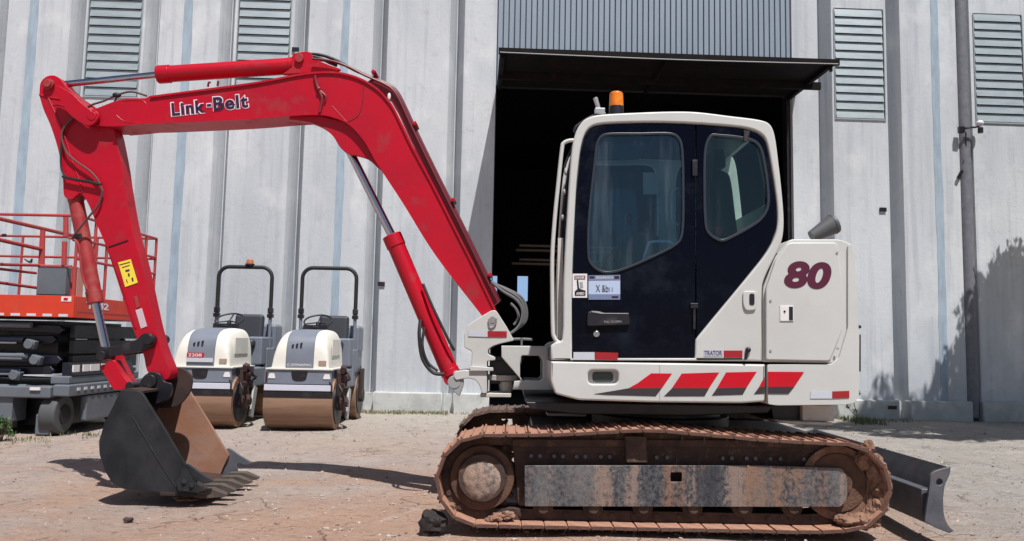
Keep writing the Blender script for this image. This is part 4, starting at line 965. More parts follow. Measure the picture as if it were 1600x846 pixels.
# top hoses on the boom, lying on a tray along the leg
HOSR = mat('dark_red_oversprayed_hose', (.12, .008, .018), .45)
tray = [(577, 122), (598, 134), (612, 145), (624, 166), (645, 212), (680, 284), (720, 364), (752, 430), (774, 474)]
bm = nb(); tout = [(x+6.5, y-3.5) for x, y in tray]; tin = [(x-5, y+5) for x, y in tray]
prism(bm, [XZ(p[0], p[1], YBm) for p in tray and tin]+[XZ(p[0], p[1], YBm) for p in tout[::-1]], YBm+.03, YBm+.17); obj('hose_tray', bm, mat('deep_red_tray', (.17, .006, .014), .4), boom, ang=50)
bm = nb()
for k, (o1, yy) in enumerate(((0, .01), (2.6, .06), (4.2, .11))):
    line = [(488, 92+o1*.2), (520, 96+o1*.3), (545, 105), (570, 118-o1*.3)] + [(x+3.5+o1, y-2-o1*.3) for x, y in tray[1:]]
    tube(bm, [P(x, y, YBm+yy) for x, y in line], .010, 8, 4)
many('boom_hose', bm, HOSR, boom)
bm = nb(); tube(bm, [P(x, y, YBm+.12) for x, y in z5([(270, 62), (330, 66), (400, 85), (470, 115), (530, 150), (600, 185)])], .013, 8); tube(bm, [P(x, y, YBm+.08) for x, y in z5([(280, 75), (340, 90), (400, 120), (450, 140)])], .012, 8); many('elbow_hose', bm, BLACK, boom)
for (x, y) in ((577, 120), (641, 200), (700, 318), (757, 434)):
    bm = nb(); a = P(x+9, y-3, YBm+.08); box(bm, a, (.028, .17, .03), (0, R(60) if y > 150 else R(30), 0)); obj('hose_clamp', bm, RED, boom, bevel=.005)
bm = nb(); ball(bm, P(608, 151, YBm+.0), .022, (.6, .3, 1.3)); obj('pale_hose_fitting', bm, STKW, boom)
# elbow bracket for the stick cylinder
bm = nb(); pprism(bm, catmull(z5([(150, 125), (155, 70), (185, 55), (240, 46), (275, 52), (290, 80), (330, 105), (400, 135), (470, 160), (440, 175, 's'), (90, 195, 's'), (150, 150)])), YM-.085, YM-.045); pprism(bm, catmull(z5([(150, 125), (155, 70), (185, 55), (240, 46), (275, 52), (290, 80), (330, 105), (400, 135), (470, 160), (440, 175, 's'), (90, 195, 's'), (150, 150)])), YM+.045, YM+.085)
br = many('cylinder_bracket', bm, RED, boom, bevel=.006)
x_, z_ = XZ(468, 92, YM-.09); bm = nb(); cyl(bm, (x_, YM-.11, z_), (x_, YM+.11, z_), .035, 20); obj('pin', bm, REDD, br, bevel=.004)
# bracket for the boom cylinder under the elbow
bb = [(452, 182, 's'), (500, 182, 's'), (545, 192, 's'), (576, 224, 's'), (602, 272, 's'), (590, 262), (575, 249), (556, 243), (543, 240), (531, 230), (521, 214), (508, 202), (488, 193), (470, 189), (452, 187, 's')]
bm = nb(); pprism(bm, catmull(bb), YM-.10, YM-.06); pprism(bm, catmull(bb), YM+.06, YM+.10); many('boom_cylinder_bracket', bm, RED, boom, bevel=.006)
# fitting on the boom flank
bm = nb(); tube(bm, [P(x, y, YBm-.012) for x, y in z5([(305, 205), (315, 260), (330, 295), (352, 350), (345, 400), (335, 450)])], .012, 8); tube(bm, [P(x, y, YBm-.012) for x, y in z5([(320, 240), (335, 295), (375, 340), (370, 375)])], .007, 8); ball(bm, P(498, 139.5, YBm-.015), .018)
obj('flank_pipe', bm, mat('deep_red_pipe', (.20, .012, .02), .4), boom)
# grease fittings on top
bm = nb(); tube(bm, [P(325, 136, YM), P(326, 130, YM), P(329, 129, YM)], .008, 6); tube(bm, [P(340, 135, YM), P(341, 127, YM)], .008, 6); many('grease_fitting', bm, REDD, boom)
# lettering
def logo(mm, off, Yd, grow):
    text('lettering', 'Link', (269-grow, 181.5+grow), (320.5+grow*.5, 175.8+grow), 21+2*grow, YBm-Yd, mm, boom, off=off, spacing=1.12)
    text('lettering', '-', (323.5-grow*.5, 167+grow), (330+grow*.5, 166.3+grow), 4+2*grow, YBm-Yd, mm, boom, off=0)
    text('lettering', 'Belt', (334-grow*.5, 173.5+grow), (388+grow, 168+grow), 22+2*grow, YBm-Yd, mm, boom, off=off, spacing=1.10)
logo(LETW, .062, .002, 1.6); logo(PURP, .028, .0045, 0)

# pin at stick/boom joint
x_, z_ = XZ(148, 184, YBm); bm = nb(); cyl(bm, (x_, YBm-.05, z_), (x_, YBm+BW+.05, z_), .036, 28); cyl(bm, (x_, YBm-.035, z_), (x_, YBm-.01, z_), .05, 28); obj('boom_tip_pin', bm, RED, exc, bevel=.006)

# ---------------- stick
SWD = .15; YS = YM-SWD/2
st_px = [(61, 149, 's'), (63, 130), (72, 120), (84, 118), (95, 124), (104, 136), (121, 151), (135, 165), (154, 180), (170, 194), (178, 204), (184, 230), (190, 262), (194, 290), (206, 358), (222, 418), (233, 468), (243, 513), (254, 550), (266, 582), (259, 594), (240, 592), (229, 578), (224, 555), (207, 512), (190, 460), (166, 387), (148, 344), (138, 320), (126, 302), (112, 312), (100, 306), (98, 280), (92, 240), (80, 200), (68, 172)]
so_ = catmull(st_px, 5)
bm = nb(); prism(bm, [XZ(p[0], p[1], YS) for p in so_], YS, YS+SWD); stick = obj('stick', bm, RED, exc, bevel=.004)
# stick head cheeks (wide plates holding the boom tip)
ck = [(100, 133), (121, 151), (137, 166), (154, 180), (172, 196), (180, 206), (160, 214), (142, 205), (118, 188), (98, 160)]
for yy in (YM-BW/2-.045, YM+BW/2+.015):
    bm = nb(); prism(bm, [XZ(p[0], p[1], YS) for p in catmull([(96, 140), (121, 151), (137, 166), (154, 180), (162, 192), (150, 202), (134, 196), (112, 176)])], yy, yy+.03); obj('stick_cheek', bm, RED, stick, bevel=.005)
seam(z1([(150, 225), (245, 440), (300, 620), (345, 740), (380, 846)]), Y=YS-.001, r=.006, parent=stick)
seam(z1([(90, 205), (160, 222), (260, 240), (400, 290)]), Y=YS-.001, r=.007, parent=stick)
seam(z1([(175, 275), (220, 270), (270, 290), (380, 370)]), Y=YS-.001, r=.004, parent=stick)
seam([(165, 388), (200, 376)], Y=YS-.001, r=.006, m=BLKP, parent=stick)
strip([(151, 346), (170, 388), (197, 462), (213, 512)], 2, YS-.008, SWD+.016, 'edge_strip', RED, stick)
x_, z_ = XZ(78, 133, YS); bm = nb(); cyl(bm, (x_, YS-.03, z_), (x_, YS+SWD+.03, z_), .042, 28); cyl(bm, (x_, YS-.045, z_), (x_, YS-.028, z_), .03, 24); kp = obj('head_pin', bm, REDD, stick, bevel=.004)
ys_ = quad(Zm(90, 280, 4.23, [(400, 552), (483, 530), (530, 685), (447, 714)]), YS-.003, 'warning_sticker', YEL, stick)
zq = lambda pts: Zm(90, 280, 4.23, pts)
for q in ([(408, 566), (478, 546), (480, 551), (410, 571)], [(425, 583), (475, 568), (477, 572), (427, 588)], [(447, 602), (474, 596), (476, 608), (450, 614)], [(464, 625), (474, 622), (478, 642), (468, 645)], [(488, 654), (498, 650), (503, 674), (493, 678)], [(452, 663), (456, 662), (464, 686), (460, 687)]):
    quad(zq(q), YS-.005, 'sticker_mark', STRB, ys_)
quad(Zm(120, 440, 4.23, [(388, 190), (430, 176), (465, 296), (424, 312)]), YS-.003, 'serial_sticker', PINK, stick)
quad(Zm(120, 440, 4.23, [(376, 100), (398, 94), (420, 165), (395, 178)]), YS-.004, 'tie_plate', REDD, stick)
# hoses on the stick
bm = nb(); tube(bm, [P(x, y, YS-.03) for x, y in z1([(1130-330, 212), (700, 185), (610, 205), (520, 245), (430, 275), (340, 330), (270, 400), (240, 460), (245, 520), (275, 590), (340, 650), (420, 705), (475, 765), (505, 830)])]+[P(x, y, YS-.03) for x, y in zq([(295, 90), (270, 170), (215, 240), (150, 320), (95, 385)])], .008, 10, 6)
obj('stick_hose', bm, mat('aged_hose', (.09, .05, .05), .5), stick)
bm = nb(); tube(bm, [P(x, y, YS-.02) for x, y in z1([(440, 275), (350, 320), (290, 380), (250, 440), (235, 560), (235, 680), (258, 745)])], .008, 8, 6); ball(bm, P(182.5, 149, YS-.03), .026, (1.3, 1, .8)); tube(bm, [P(x, y, YS-.035) for x, y in z1([(600, 225), (585, 270), (610, 292), (645, 270), (630, 240)])], .007, 8); obj('hose_coupling', bm, BLACK, stick)
bm = nb(); tube(bm, [P(x, y, YS-.03) for x, y in z1([(245, 745), (330, 765), (420, 780), (500, 800)])], .012, 8); obj('hose_bridge', bm, BLKP, stick)

# ---------------- cylinders
def ram(name, a, b, c, r_b, r_r, mb, rod_label=None, gland=True):
    """body from a to b, rod from b to c"""
    bm = nb(); cyl(bm, a, b, r_b, 32)
    d = (b-a).normalized()
    cyl(bm, b-d*.10, b, r_b*1.10, 32)
    cyl(bm, a, a+d*.05, r_b*1.06, 32)
    A = a-d*.02; cyl(bm, A+Vector((0, -.055, 0)), A+Vector((0, .055, 0)), r_b*.95, 24)
    o = obj(name, bm, mb, exc, bevel=.005)
    bm = nb(); cyl(bm, b, c, r_r, 24); obj('piston_rod', bm, CHROME, o)
    bm = nb(); cyl(bm, c+Vector((0, -.05, 0)), c+Vector((0, .05, 0)), r_r*1.5, 24); obj('rod_eye', bm, mb, o, bevel=.004)
    return o
def at(x, y, Y=YM): return P(x, y, Y)
ram('stick_cylinder', at(462, 103), at(247, 117), at(90, 133), .066, .026, RED)
bcyl = ram('boom_cylinder', at(705, 586), at(612, 368), at(541, 226), .070, .033, RED)
kcyl = ram('bucket_cylinder', at(117, 305), at(150, 474), at(168, 556), .056, .031, REDD)
bm = nb(); tube(bm, [at(661, 444, YM-.08), at(676, 480, YM-.1), at(700, 530, YM-.1), at(710, 548, YM-.09)], .011, 8); tube(bm, [at(657, 500, YM-.06), at(655, 525, YM-.1), at(660, 560, YM-.1), at(676, 582, YM-.1), at(694, 585, YM-.1)], .014, 8)
tube(bm, [at(663, 512, YM-.06), at(660, 540, YM-.1), at(668, 566, YM-.1), at(684, 580, YM-.1)], .011, 8); obj('cylinder_hose', bm, BLACK, bcyl)
bm = nb(); tube(bm, [P(x, y, YM-.09) for x, y in zq([(75, 390), (110, 400), (140, 440), (150, 520), (165, 640), (195, 730)])], .010, 8); obj('cylinder_pipe', bm, REDD, kcyl)
bm = nb(); a = at(126, 368); b = at(131, 394); d = (b-a).normalized(); cyl(bm, a, a+d*.035, .064, 28); obj('cylinder_band', bm, BLKP, kcyl)
# hoses from frame to boom
bm = nb()
for k, (dx, dy) in enumerate(((0, 0), (6, 2), (12, 9))):
    Yh = YM-.06+.05*k
    tube(bm, [P(750, 422, Yh), P(762, 436+dy*.3, Yh), P(785+dx*.5, 455+dy*.5-4*k, Yh), P(806+dx*.7, 468+dy*.3-3*k, Yh), P(816+dx*.55, 484, Yh), P(814+dx*.55, 503, Yh), P(806, 515, Yh), P(796, 522, Yh)], .0115, 10)
many('supply_hose', bm, GREYH, exc)
bm = nb(); tube(bm, [P(798, 474, YM), P(807, 484, YM), P(810, 496, YM), P(803, 508, YM)], .010, 8); tube(bm, [P(800, 530, YM-.12), P(820, 530, YM-.12), P(832, 531, YM-.12)], .010, 8); cyl(bm, P(815, 528, YM-.13), P(815, 545, YM-.13), .008, 8); obj('small_hose', bm, GREYH, exc)

# ---------------- bucket linkage
z3 = lambda pts: Zm(120, 440, 4.23, pts)
lk = catmull(z3([(130, 440), (150, 430), (250, 430), (390, 385), (430, 350), (470, 342), (505, 362), (512, 400), (490, 435), (400, 468), (280, 488), (180, 500), (155, 490)]))
for yy in (YM-.125, YM+.095):
    bm = nb(); prism(bm, [XZ(p[0], p[1], YM-.125) for p in lk], yy, yy+.03); lko = obj('link_arm', bm, BLKP, exc, bevel=.006)
bm = nb(); x_, z_ = XZ(234, 531, YM-.12); cyl(bm, (x_, YM-.16, z_), (x_, YM+.16, z_), .038, 24); x_, z_ = XZ(162, 556, YM-.12); cyl(bm, (x_, YM-.17, z_), (x_, YM+.17, z_), .036, 24); many('link_pin', bm, BLKP, exc, bevel=.004)
bl2 = catmull(z3([(150, 565), (190, 545), (240, 520), (270, 560), (300, 620), (350, 690), (330, 708), (290, 715), (240, 712), (190, 630)]))
bl3 = catmull(z3([(235, 480), (265, 485), (300, 560), (345, 640), (385, 690), (350, 695), (300, 650), (265, 590), (240, 530)]))
bm = nb(); pprism(bm, bl2, YM-.13, YM-.03); lnk = obj('bucket_link', bm, RED, exc, bevel=.008)
bm = nb(); prism(bm, [XZ(p[0], p[1], YM) for p in bl3], YM-.01, YM+.10); obj('bucket_link', bm, RED, exc, bevel=.008)

# ---------------- bucket
BKN, BKW = 5.86, .84; BKF = BKN+BKW
z4 = lambda pts: Zm(140, 570, 3.846, pts)
side = z4([(186, 152), (300, 160), (322, 182), (450, 390), (575, 602), (600, 640), (560, 720), (535, 785), (430, 772), (330, 756), (190, 742), (130, 705), (92, 640), (58, 540), (55, 460), (88, 350), (140, 250)])
sp_ = fillet([(p[0], p[1], 3) for p in side], 3)
bk = nb(); prism(bk, [XZ(p[0], p[1], BKN) for p in sp_], BKN, BKN+.03); bucket = None
bucket = obj('bucket', bk, STEELD, exc, bevel=.004)
bm = nb(); prism(bm, [XZ(p[0], p[1], BKN) for p in sp_], BKF-.03, BKF); obj('inner_side_plate', bm, RUSTIN, bucket, bevel=.004)
# curved shell
cl = catmull(z4([(310, 160, 's'), (186, 152), (140, 250), (88, 350), (57, 460), (60, 540), (94, 640), (132, 703), (192, 738), (330, 752), (430, 768), (560, 782), (650, 790, 's')]))
cl = cl[:cl.index(min(cl, key=lambda p: math.dist(p, z4([(650, 790)])[0])))+1]
outw = [XZ(p[0], p[1], BKN) for p in cl]
def offs(line, d):
    out = []
    for i, p in enumerate(line):
        a = Vector(line[max(i-1, 0)]); b = Vector(line[min(i+1, len(line)-1)]); t = (b-a).normalized(); out.append((p[0]-t.y*d, p[1]+t.x*d))
    return out
inn = offs(outw, .016)
bm = nb(); prism(bm, outw+inn[::-1], BKN+.031, BKF-.031); obj('bucket_shell', bm, RUSTDK, bucket, ang=45)
bm = nb(); wl = z4([(255, 310), (340, 450), (430, 600), (520, 735)]); tube(bm, [P(x, y, BKN-.001) for x, y in wl], .005, 6); obj('side_weld', bm, BLKP, bucket)
# lip plate, teeth, side cutters
lipA = XZ(272, 774, BKN); lipB = XZ(322, 774, BKN)
bm = nb(); prism(bm, [(lipA[0]-.1, lipA[1]-.004), (lipB[0], lipB[1]-.012), (lipB[0], lipB[1]+.006), (lipA[0]-.1, lipA[1]+.022)], BKN-.004, BKF+.004); obj('cutting_edge', bm, RUSTDK, bucket, bevel=.003)
for k in range(5):
    yc = BKN+.06+(BKW-.12)*k/4
    bm = nb(); x0, z0 = lipB[0]-.10, lipB[1]+.0; L = .24
    pts = [(x0, z0-.022), (x0+.10, z0-.028), (x0+L-.02, z0-.018), (x0+L, z0-.008), (x0+L-.01, z0+.006), (x0+.13, z0+.042), (x0, z0+.040)]
    prism(bm, pts, yc-.038, yc+.038)
    for v in bm.verts:
        if v.co.x > x0+L-.03: v.co.y = yc+(v.co.y-yc)*.62
    obj('tooth', bm, mat('earth_worn_tooth', (.075, .06, .052), .6, .2, var=(.15, .11, .085), vscale=15, bump=.3) if k == 0 else bpy.data.materials['earth_worn_tooth'], bucket, bevel=.005)
cutp = z4([(575, 602), (600, 598), (660, 640), (742, 694), (700, 712), (650, 700), (640, 780), (540, 782), (525, 735)])
for (yy, mm) in ((BKN-.022, STEELD), (BKF-.002, GRYST)):
    bm = nb(); prism(bm, [XZ(p[0], p[1], BKN) for p in catmull([(p[0], p[1]) for p in cutp])], yy, yy+.024); obj('side_cutter', bm, mm, bucket, bevel=.004)
bm = nb(); prism(bm, [XZ(p[0], p[1], BKN) for p in [(283, 765), (280, 750), (287, 742), (288, 731), (293, 729), (298, 737), (304, 750), (312, 756), (330, 762), (312, 768), (296, 766)]], BKN-.05, BKN-.023)
cyl(bm, P(288, 752, BKN-.06), P(288, 752, BKN-.04), .018, 8); cyl(bm, P(300, 758, BKN-.06), P(300, 758, BKN-.04), .018, 8); obj('side_tooth_bolt', bm, STEELD, bucket)
# top hinge ears
for yy in (YM-.125, YM+.10):
    bm = nb(); prism(bm, [XZ(p[0], p[1], YM-.15) for p in catmull([(205, 616), (213, 609), (219, 592), (232, 582), (247, 585), (254, 596), (266, 602), (262, 622), (240, 632), (214, 628)] if yy < YM else [(196, 612), (200, 600), (214, 606), (232, 606), (236, 590), (244, 578), (262, 577), (277, 588), (279, 604), (272, 622), (252, 640), (215, 640), (198, 628)])], yy, yy+.03)
    obj('hinge_ear', bm, BLKP if yy < YM else RUSTDK, bucket, bevel=.005)
bm = nb(); x_, z_ = XZ(233, 596, YM-.15); cyl(bm, (x_, YM-.15, z_), (x_, YM+.15, z_), .05, 28); x_, z_ = XZ(203, 604, YM-.15); cyl(bm, (x_, YM-.16, z_), (x_, YM+.16, z_), .035, 24); many('hinge_pin', bm, BLKP, bucket, bevel=.005)
# rusty interior floor earth
bm = nb()
for (x, y, yy, r_) in ((300, 768, 6.0, .06), (318, 765, 6.15, .07), (335, 757, 6.3, .06), (345, 752, 6.45, .06), (320, 762, 6.35, .06)):
    p = P(x, y, yy); ball(bm, (p.x, yy, .03), r_, (1.9, 1.5, .35), 3, .2)
obj('earth_in_bucket', bm, MUD, bucket)

# ---------------- dozer blade
YN = 5.13; YFb = 7.40
zb = lambda pts: Zm(1280, 650, 4.318, pts)
ep = catmull(zb([(890, 345, 's'), (880, 400), (850, 470), (840, 540), (835, 610), (850, 690), (880, 750), (912, 775, 's'), (885, 792, 's'), (800, 762), (712, 715, 's'), (725, 620), (738, 540), (748, 450), (752, 405), (775, 378), (830, 358)]), 4)
hl_ = []
for k in range(14): hl_.append((1280+812/4.318+5.2*math.cos(k*2*math.pi/14), 650+448/4.318+5.2*math.sin(k*2*math.pi/14)))
blade = plate('dozer_blade', [ep, hl_], YN, .025, GRYST, exc, bev=.004)
plate('end_plate', [[XZ(p[0], p[1], YN) for p in ep], [XZ(p[0], p[1], YN) for p in hl_]], YFb-.025, .025, GRYST, blade, bev=.004, world=True)
fl = [XZ(p[0], p[1], YN) for p in zb([(885, 350), (872, 400), (846, 470), (834, 540), (830, 610), (842, 690), (868, 750), (900, 785)])]
fl2 = offs(fl, -.016)
bm = nb(); prism(bm, fl+fl2[::-1], YN+.026, YFb-.026); obj('mouldboard', bm, GRYST, blade, ang=45)
# stiffening box on the back of the blade
bx = [XZ(p[0], p[1], YN+.1) for p in zb([(690, 492), (838, 500), (845, 700), (690, 712)])]
bm = nb(); prism(bm, bx, YN+.10, YFb-.10); obj('back_beam', bm, GRYST, blade, bevel=.008)
for yy in (5.85, 6.6):
    bm = nb(); a = XZ(1200, 760, YN); b = XZ(1460, 790, YN); prism(bm, [(a[0], .38), (b[0], .22), (b[0], .10), (a[0], .26)], yy-.05, yy+.05); obj('blade_arm', bm, GRYST, blade, bevel=.008)

# ---------------------------------------------------------------- tandem rollers
RG = mat('slate_roller_paint', (.17, .19, .235), .45, var=(.13, .15, .19), vscale=4, vamt=.5, dirt=(.25, .22, .2), dscale=6, damt=(.6, .8), dmix=.4)
RW = mat('cream_roller_paint', (.72, .70, .64), .4, var=(.60, .59, .55), vscale=4, vamt=.5, dirt=(.35, .3, .26), dscale=7, damt=(.62, .8), dmix=.4)
DRUM = mat('rusted_roller_drum', (.30, .18, .12), .55, .35, var=(.20, .11, .075), vscale=5, vamt=.8, stretch=(.3, 3, 3), bump=.15, bscale=40, dirt=(.42, .30, .22), dscale=4, damt=(.5, .75), dmix=.5)
WBAR = mat('pale_scraper_bar', (.55, .56, .66), .45)
SEATG = mat('slate_vinyl_seat', (.035, .038, .048), .5)
def make_roller():
    t = thing('tandem_roller', 'x', 'road roller', (0, 0, 0), 'tandem rollers parked in front of the warehouse wall')
    DY = .82
    for sy in (-1, 1):
        bm = nb(); cyl(bm, (-.45, sy*DY, .35), (.45, sy*DY, .35), .35, 64); d = obj('drum', bm, DRUM, t, bevel=.008)
        bm = nb()
        for sx in (-1, 1): cyl(bm, (sx*.45, sy*DY, .35), (sx*.465, sy*DY, .35), .28, 40)
        many('drum_hub', bm, BLKP, d)
        bm = nb(); box2(bm, (-.45, sy*DY-.03 if sy < 0 else sy*DY-.38, .66), (.45, sy*DY+.38 if sy < 0 else sy*DY+.03, .72))
        box2(bm, (-.45, sy*(DY+.10)-.02, .66), (.45, sy*(DY+.10)+.02, .80)); obj('drum_mudguard', bm, BLKP, t, bevel=.006)
        # side yokes
        bm = nb()
        for sx in (-1, 1):
            if sx > 0 or True:
                prism(bm, [(-.10, 0), (.10, 0), (.14, .30), (-.14, .30)], 0, .001) if False else None
                box2(bm, (sx*.48-.022, sy*DY-.10, .30), (sx*.48+.022, sy*DY+.10, .76))
                cyl(bm, (sx*.465, sy*DY, .35), (sx*.515, sy*DY, .35), .10, 20)
        many('yoke', bm, RUSTDK, t, bevel=.006)
    # scraper bars at the front drum
    bm = nb(); box2(bm, (-.44, -DY-.36, .525), (.44, -DY-.325, .60)); obj('scraper_bar', bm, WBAR, t, bevel=.004)
    bm = nb(); box2(bm, (-.45, -DY-.35, .44), (.45, -DY-.30, .522))
    obj('scraper_blade', bm, BLKP, t, bevel=.003)
    # front chassis box with lamps
    bm = nb(); box2(bm, (-.42, -DY-.30, .60), (.42, -.20, .80)); ch = obj('front_chassis', bm, RG, t, bevel=.012)
    bm = nb(); prism(bm, fillet([(-.11, .775), (.11, .775), (.09, .67), (.05, .65), (-.05, .65), (-.09, .67)], .02), -DY-.306, -DY-.297); obj('tow_recess', bm, BLKP, ch)
    for sx in (-1, 1):
        bm = nb(); prism(bm, fillet([(sx*.36-.05, .68), (sx*.36+.05, .68), (sx*.36+.03, .745), (sx*.36-.03, .745)], .015), -DY-.308, -DY-.298); obj('headlight', bm, STKW, ch)
    bm = nb(); box2(bm, (-.44, -DY-.32, .795), (.44, -.25, .815)); obj('hood_sill', bm, RW, t, bevel=.004)
    # hood: grey centre, cream shoulders
    def hood_sec(x0, x1, name, m, top=1.32):
        bm = nb(); n = 10
        def sec(y, h): return [(x, y, .815+(h-.815)*min(1, (1-abs(x/.375)**6)**.5 if abs(x) < .3749 else 0)) for x in [x0+(x1-x0)*i/12 for i in range(13)]]
        rows = []
        prof_ = [(-1.10, .815), (-1.095, .95), (-1.085, 1.06), (-1.06, 1.15), (-1.02, 1.22), (-.95, 1.27), (-.84, 1.305), (-.65, 1.325), (-.40, 1.335), (-.22, 1.33)]
        for (y, h) in prof_: rows.append([bm.verts.new(p) for p in sec(y, h)])
        for i in range(len(rows)-1):
            for k in range(12): bm.faces.new((rows[i][k], rows[i][k+1], rows[i+1][k+1], rows[i+1][k]))
        base = [bm.verts.new((v.co.x, v.co.y, .815)) for v in rows[-1]]
        for k in range(12): bm.faces.new((rows[-1][k], rows[-1][k+1], base[k+1], base[k]))
        # sides
        for k in (0, 12):
            lo = [bm.verts.new((rows[i][k].co.x, rows[i][k].co.y, .815)) for i in range(len(rows))]
            for i in range(len(rows)-1):
                if (rows[i][k].co-lo[i].co).length > 1e-6 or (rows[i+1][k].co-lo[i+1].co).length > 1e-6:
                    bm.faces.new((rows[i][k], rows[i+1][k], lo[i+1], lo[i]))
        bmesh.ops.remove_doubles(bm, verts=bm.verts, dist=1e-5); bmesh.ops.recalc_face_normals(bm, faces=bm.faces)
        return obj(name, bm, m, t, ang=60)
    hc = hood_sec(-.19, .17, 'hood', RG); hood_sec(-.3745, -.194, 'hood_shoulder', RW); hood_sec(.174, .3745, 'hood_shoulder', RW)
    for k in range(3):
        bm = nb(); prism(bm, [(-.13+k*.055, 1.03), (-.105+k*.055, 1.03), (-.10+k*.055, 1.13+.012*k), (-.125+k*.055, 1.12+.012*k)], -1.082, -1.03); obj('air_slot', bm, BLKP, hc)
    # side lamp and panel line
    bm = nb(); box2(bm, (.24, -1.112, .86), (.34, -1.075, .92)); obj('turn_lamp', bm, mat('roller_lamp_glass', (.35, .25, .2), .3) if 'roller_lamp_glass' not in bpy.data.materials else bpy.data.materials['roller_lamp_glass'], t, bevel=.006)
    bm = nb(); box2(bm, (.3725, -.92, .98), (.380, -.40, 1.20)); obj('side_hatch', bm, RW, t, bevel=.003)
    # operator platform / rear body
    bm = nb(); box2(bm, (-.42, -.20, .50), (.42, .30, .78)); box2(bm, (-.40, .30, .50), (.44, 1.00, 1.06)); obj('operator_deck', bm, RG, t, bevel=.03)
    bm = nb(); box2(bm, (.20, .10, .80), (.42, .62, 1.22)); box2(bm, (-.42, .10, .80), (-.30, .62, 1.22)); many('side_console', bm, RG, t, bevel=.03)
    bm = nb(); box2(bm, (-.44, .62, 1.0), (.46, .98, 1.42)); obj('fuel_tank', bm, RG, t, bevel=.05)
    # seat
    bm = nb(); box(bm, (.10, .22, 1.12), (.44, .42, .13)); sc_ = obj('seat', bm, SEATG, t, bevel=.05)
    bm = nb(); box(bm, (.10, .44, 1.36), (.44, .13, .40), (-.15, 0, 0)); obj('backrest', bm, SEATG, sc_, bevel=.05)
    # steering
    bm = nb(); cx_, cy_, cz_ = -.03, -.05, 1.46; tl = R(28)
    ringp = []
    for k in range(25):
        a = k*2*math.pi/24; ringp.append((cx_+.20*math.cos(a), cy_+.20*math.sin(a)*math.cos(tl), cz_+.20*math.sin(a)*math.sin(tl)))
    tube(bm, ringp, .013, 8, 1)
    for a in (R(90), R(210), R(330)): cyl(bm, (cx_, cy_, cz_-.02), (cx_+.2*math.cos(a), cy_+.2*math.sin(a)*math.cos(tl), cz_+.2*math.sin(a)*math.sin(tl)), .010, 8)
    sw = obj('steering_wheel', bm, BLACK, t)
    bm = nb(); cyl(bm, (cx_, cy_, cz_-.02), (cx_, cy_-.12, 1.10), .03, 12); box(bm, (cx_, -.18, 1.35), (.34, .10, .10)); obj('steering_column', bm, BLKP, sw)
    # roll bar
    bm = nb(); yb = .45; W = .41; pts = [(-W, yb, 1.55)]+[(-W, yb, 1.9)]
    for k in range(7): a = R(180-k*15); pts.append((-W+.16+.16*math.cos(a), yb, 2.12+.16*math.sin(a)))
    for k in range(7): a = R(90-k*15); pts.append((W-.16+.16*math.cos(a), yb, 2.12+.16*math.sin(a)))
    pts += [(W, yb, 1.9), (W, yb, 1.55)]
    tube(bm, pts, .030, 12, 1); rb = obj('roll_bar', bm, BLACK, t)
    bm = nb()
    for sx in (-1, 1): cyl(bm, (sx*W, yb, .80), (sx*W, yb, 1.52), .026, 12)
    many('roll_bar_post', bm, RG, rb)
    bm = nb()
    for sx in (-1, 1): box(bm, (sx*W, yb, 1.54), (.085, .085, .06)); box(bm, (sx*W, yb, 1.62), (.075, .075, .08))
    many('roll_bar_joint', bm, BLKP, rb, bevel=.008)
    # articulation joint + motor at the right flank
    bm = nb(); box2(bm, (-.2, -.35, .35), (.2, .35, .60)); obj('articulation_joint', bm, BLKP, t, bevel=.02)
    bm = nb()
    for (y, z, r_) in ((-DY-.05, .80, .06), (-DY, .70, .07), (-DY+.04, .60, .055), (-DY-.08, .58, .045), (-DY, .35, .09)): box(bm, (.52, y, z), (r_*1.1, r_*1.5, r_*1.7), (.3*y*5, .2, .1)); cyl(bm, (.50, y, z), (.52+r_*.8, y, z), r_*.6, 12)
    tube(bm, [(.53, -DY-.05, .82), (.57, -DY+.1, .70), (.55, -DY+.3, .66), (.45, -.3, .62)], .018, 8); obj('drum_motor', bm, mat('oily_red_brown_motor', (.035, .014, .016), .45, var=(.09, .04, .04), vscale=20) if 'oily_red_brown_motor' not in bpy.data.materials else bpy.data.materials['oily_red_brown_motor'], t)
    bm = nb(); box(bm, (.55, -DY+.22, .33), (.03, .14, .42), (R(-18), 0, 0)); obj('step', bm, mat('pale_step_steel', (.42, .43, .44), .5) if 'pale_step_steel' not in bpy.data.materials else bpy.data.materials['pale_step_steel'], t, bevel=.006)
    bm = nb(); tube(bm, [(.50, -DY-.18, .60), (.56, -DY-.22, .50), (.55, -DY-.10, .42), (.52, -DY, .36)], .014, 8); tube(bm, [(.40, -DY-.31, .64), (.44, -DY-.36, .60), (.44, -DY-.36, .52)], .012, 8); many('hydraulic_hose', bm, BLACK, t)
    return t
r2 = make_roller()
bpy.context.view_layer.update()
r1 = copy_tree(r2, (0, 0, 0))
r2.location = (XZ(470, 668, 10.87)[0]+.02, 10.87+.82, 0); r2.rotation_euler = (0, 0, R(.5))
r1.location = (XZ(326, 665, 10.87)[0]-.06, 10.95+.82, 0); r1.rotation_euler = (0, 0, R(-.5))
r1['label'] = 'grey and cream tandem roller with an amber beacon on top of its roll bar'
r2['label'] = 'grey and cream tandem roller with no beacon on its bare black roll bar'
def local_part(root, name, bm, m, bevel=0):
    me = bpy.data.meshes.new(name); bm.to_mesh(me); bm.free(); me.materials.append(m); finish_mesh(me)
    o = bpy.data.objects.new(name, me); COL.objects.link(o); o.parent = root
    if bevel: b = o.modifiers.new('bevel', 'BEVEL'); b.width = bevel; b.segments = 2
    return o
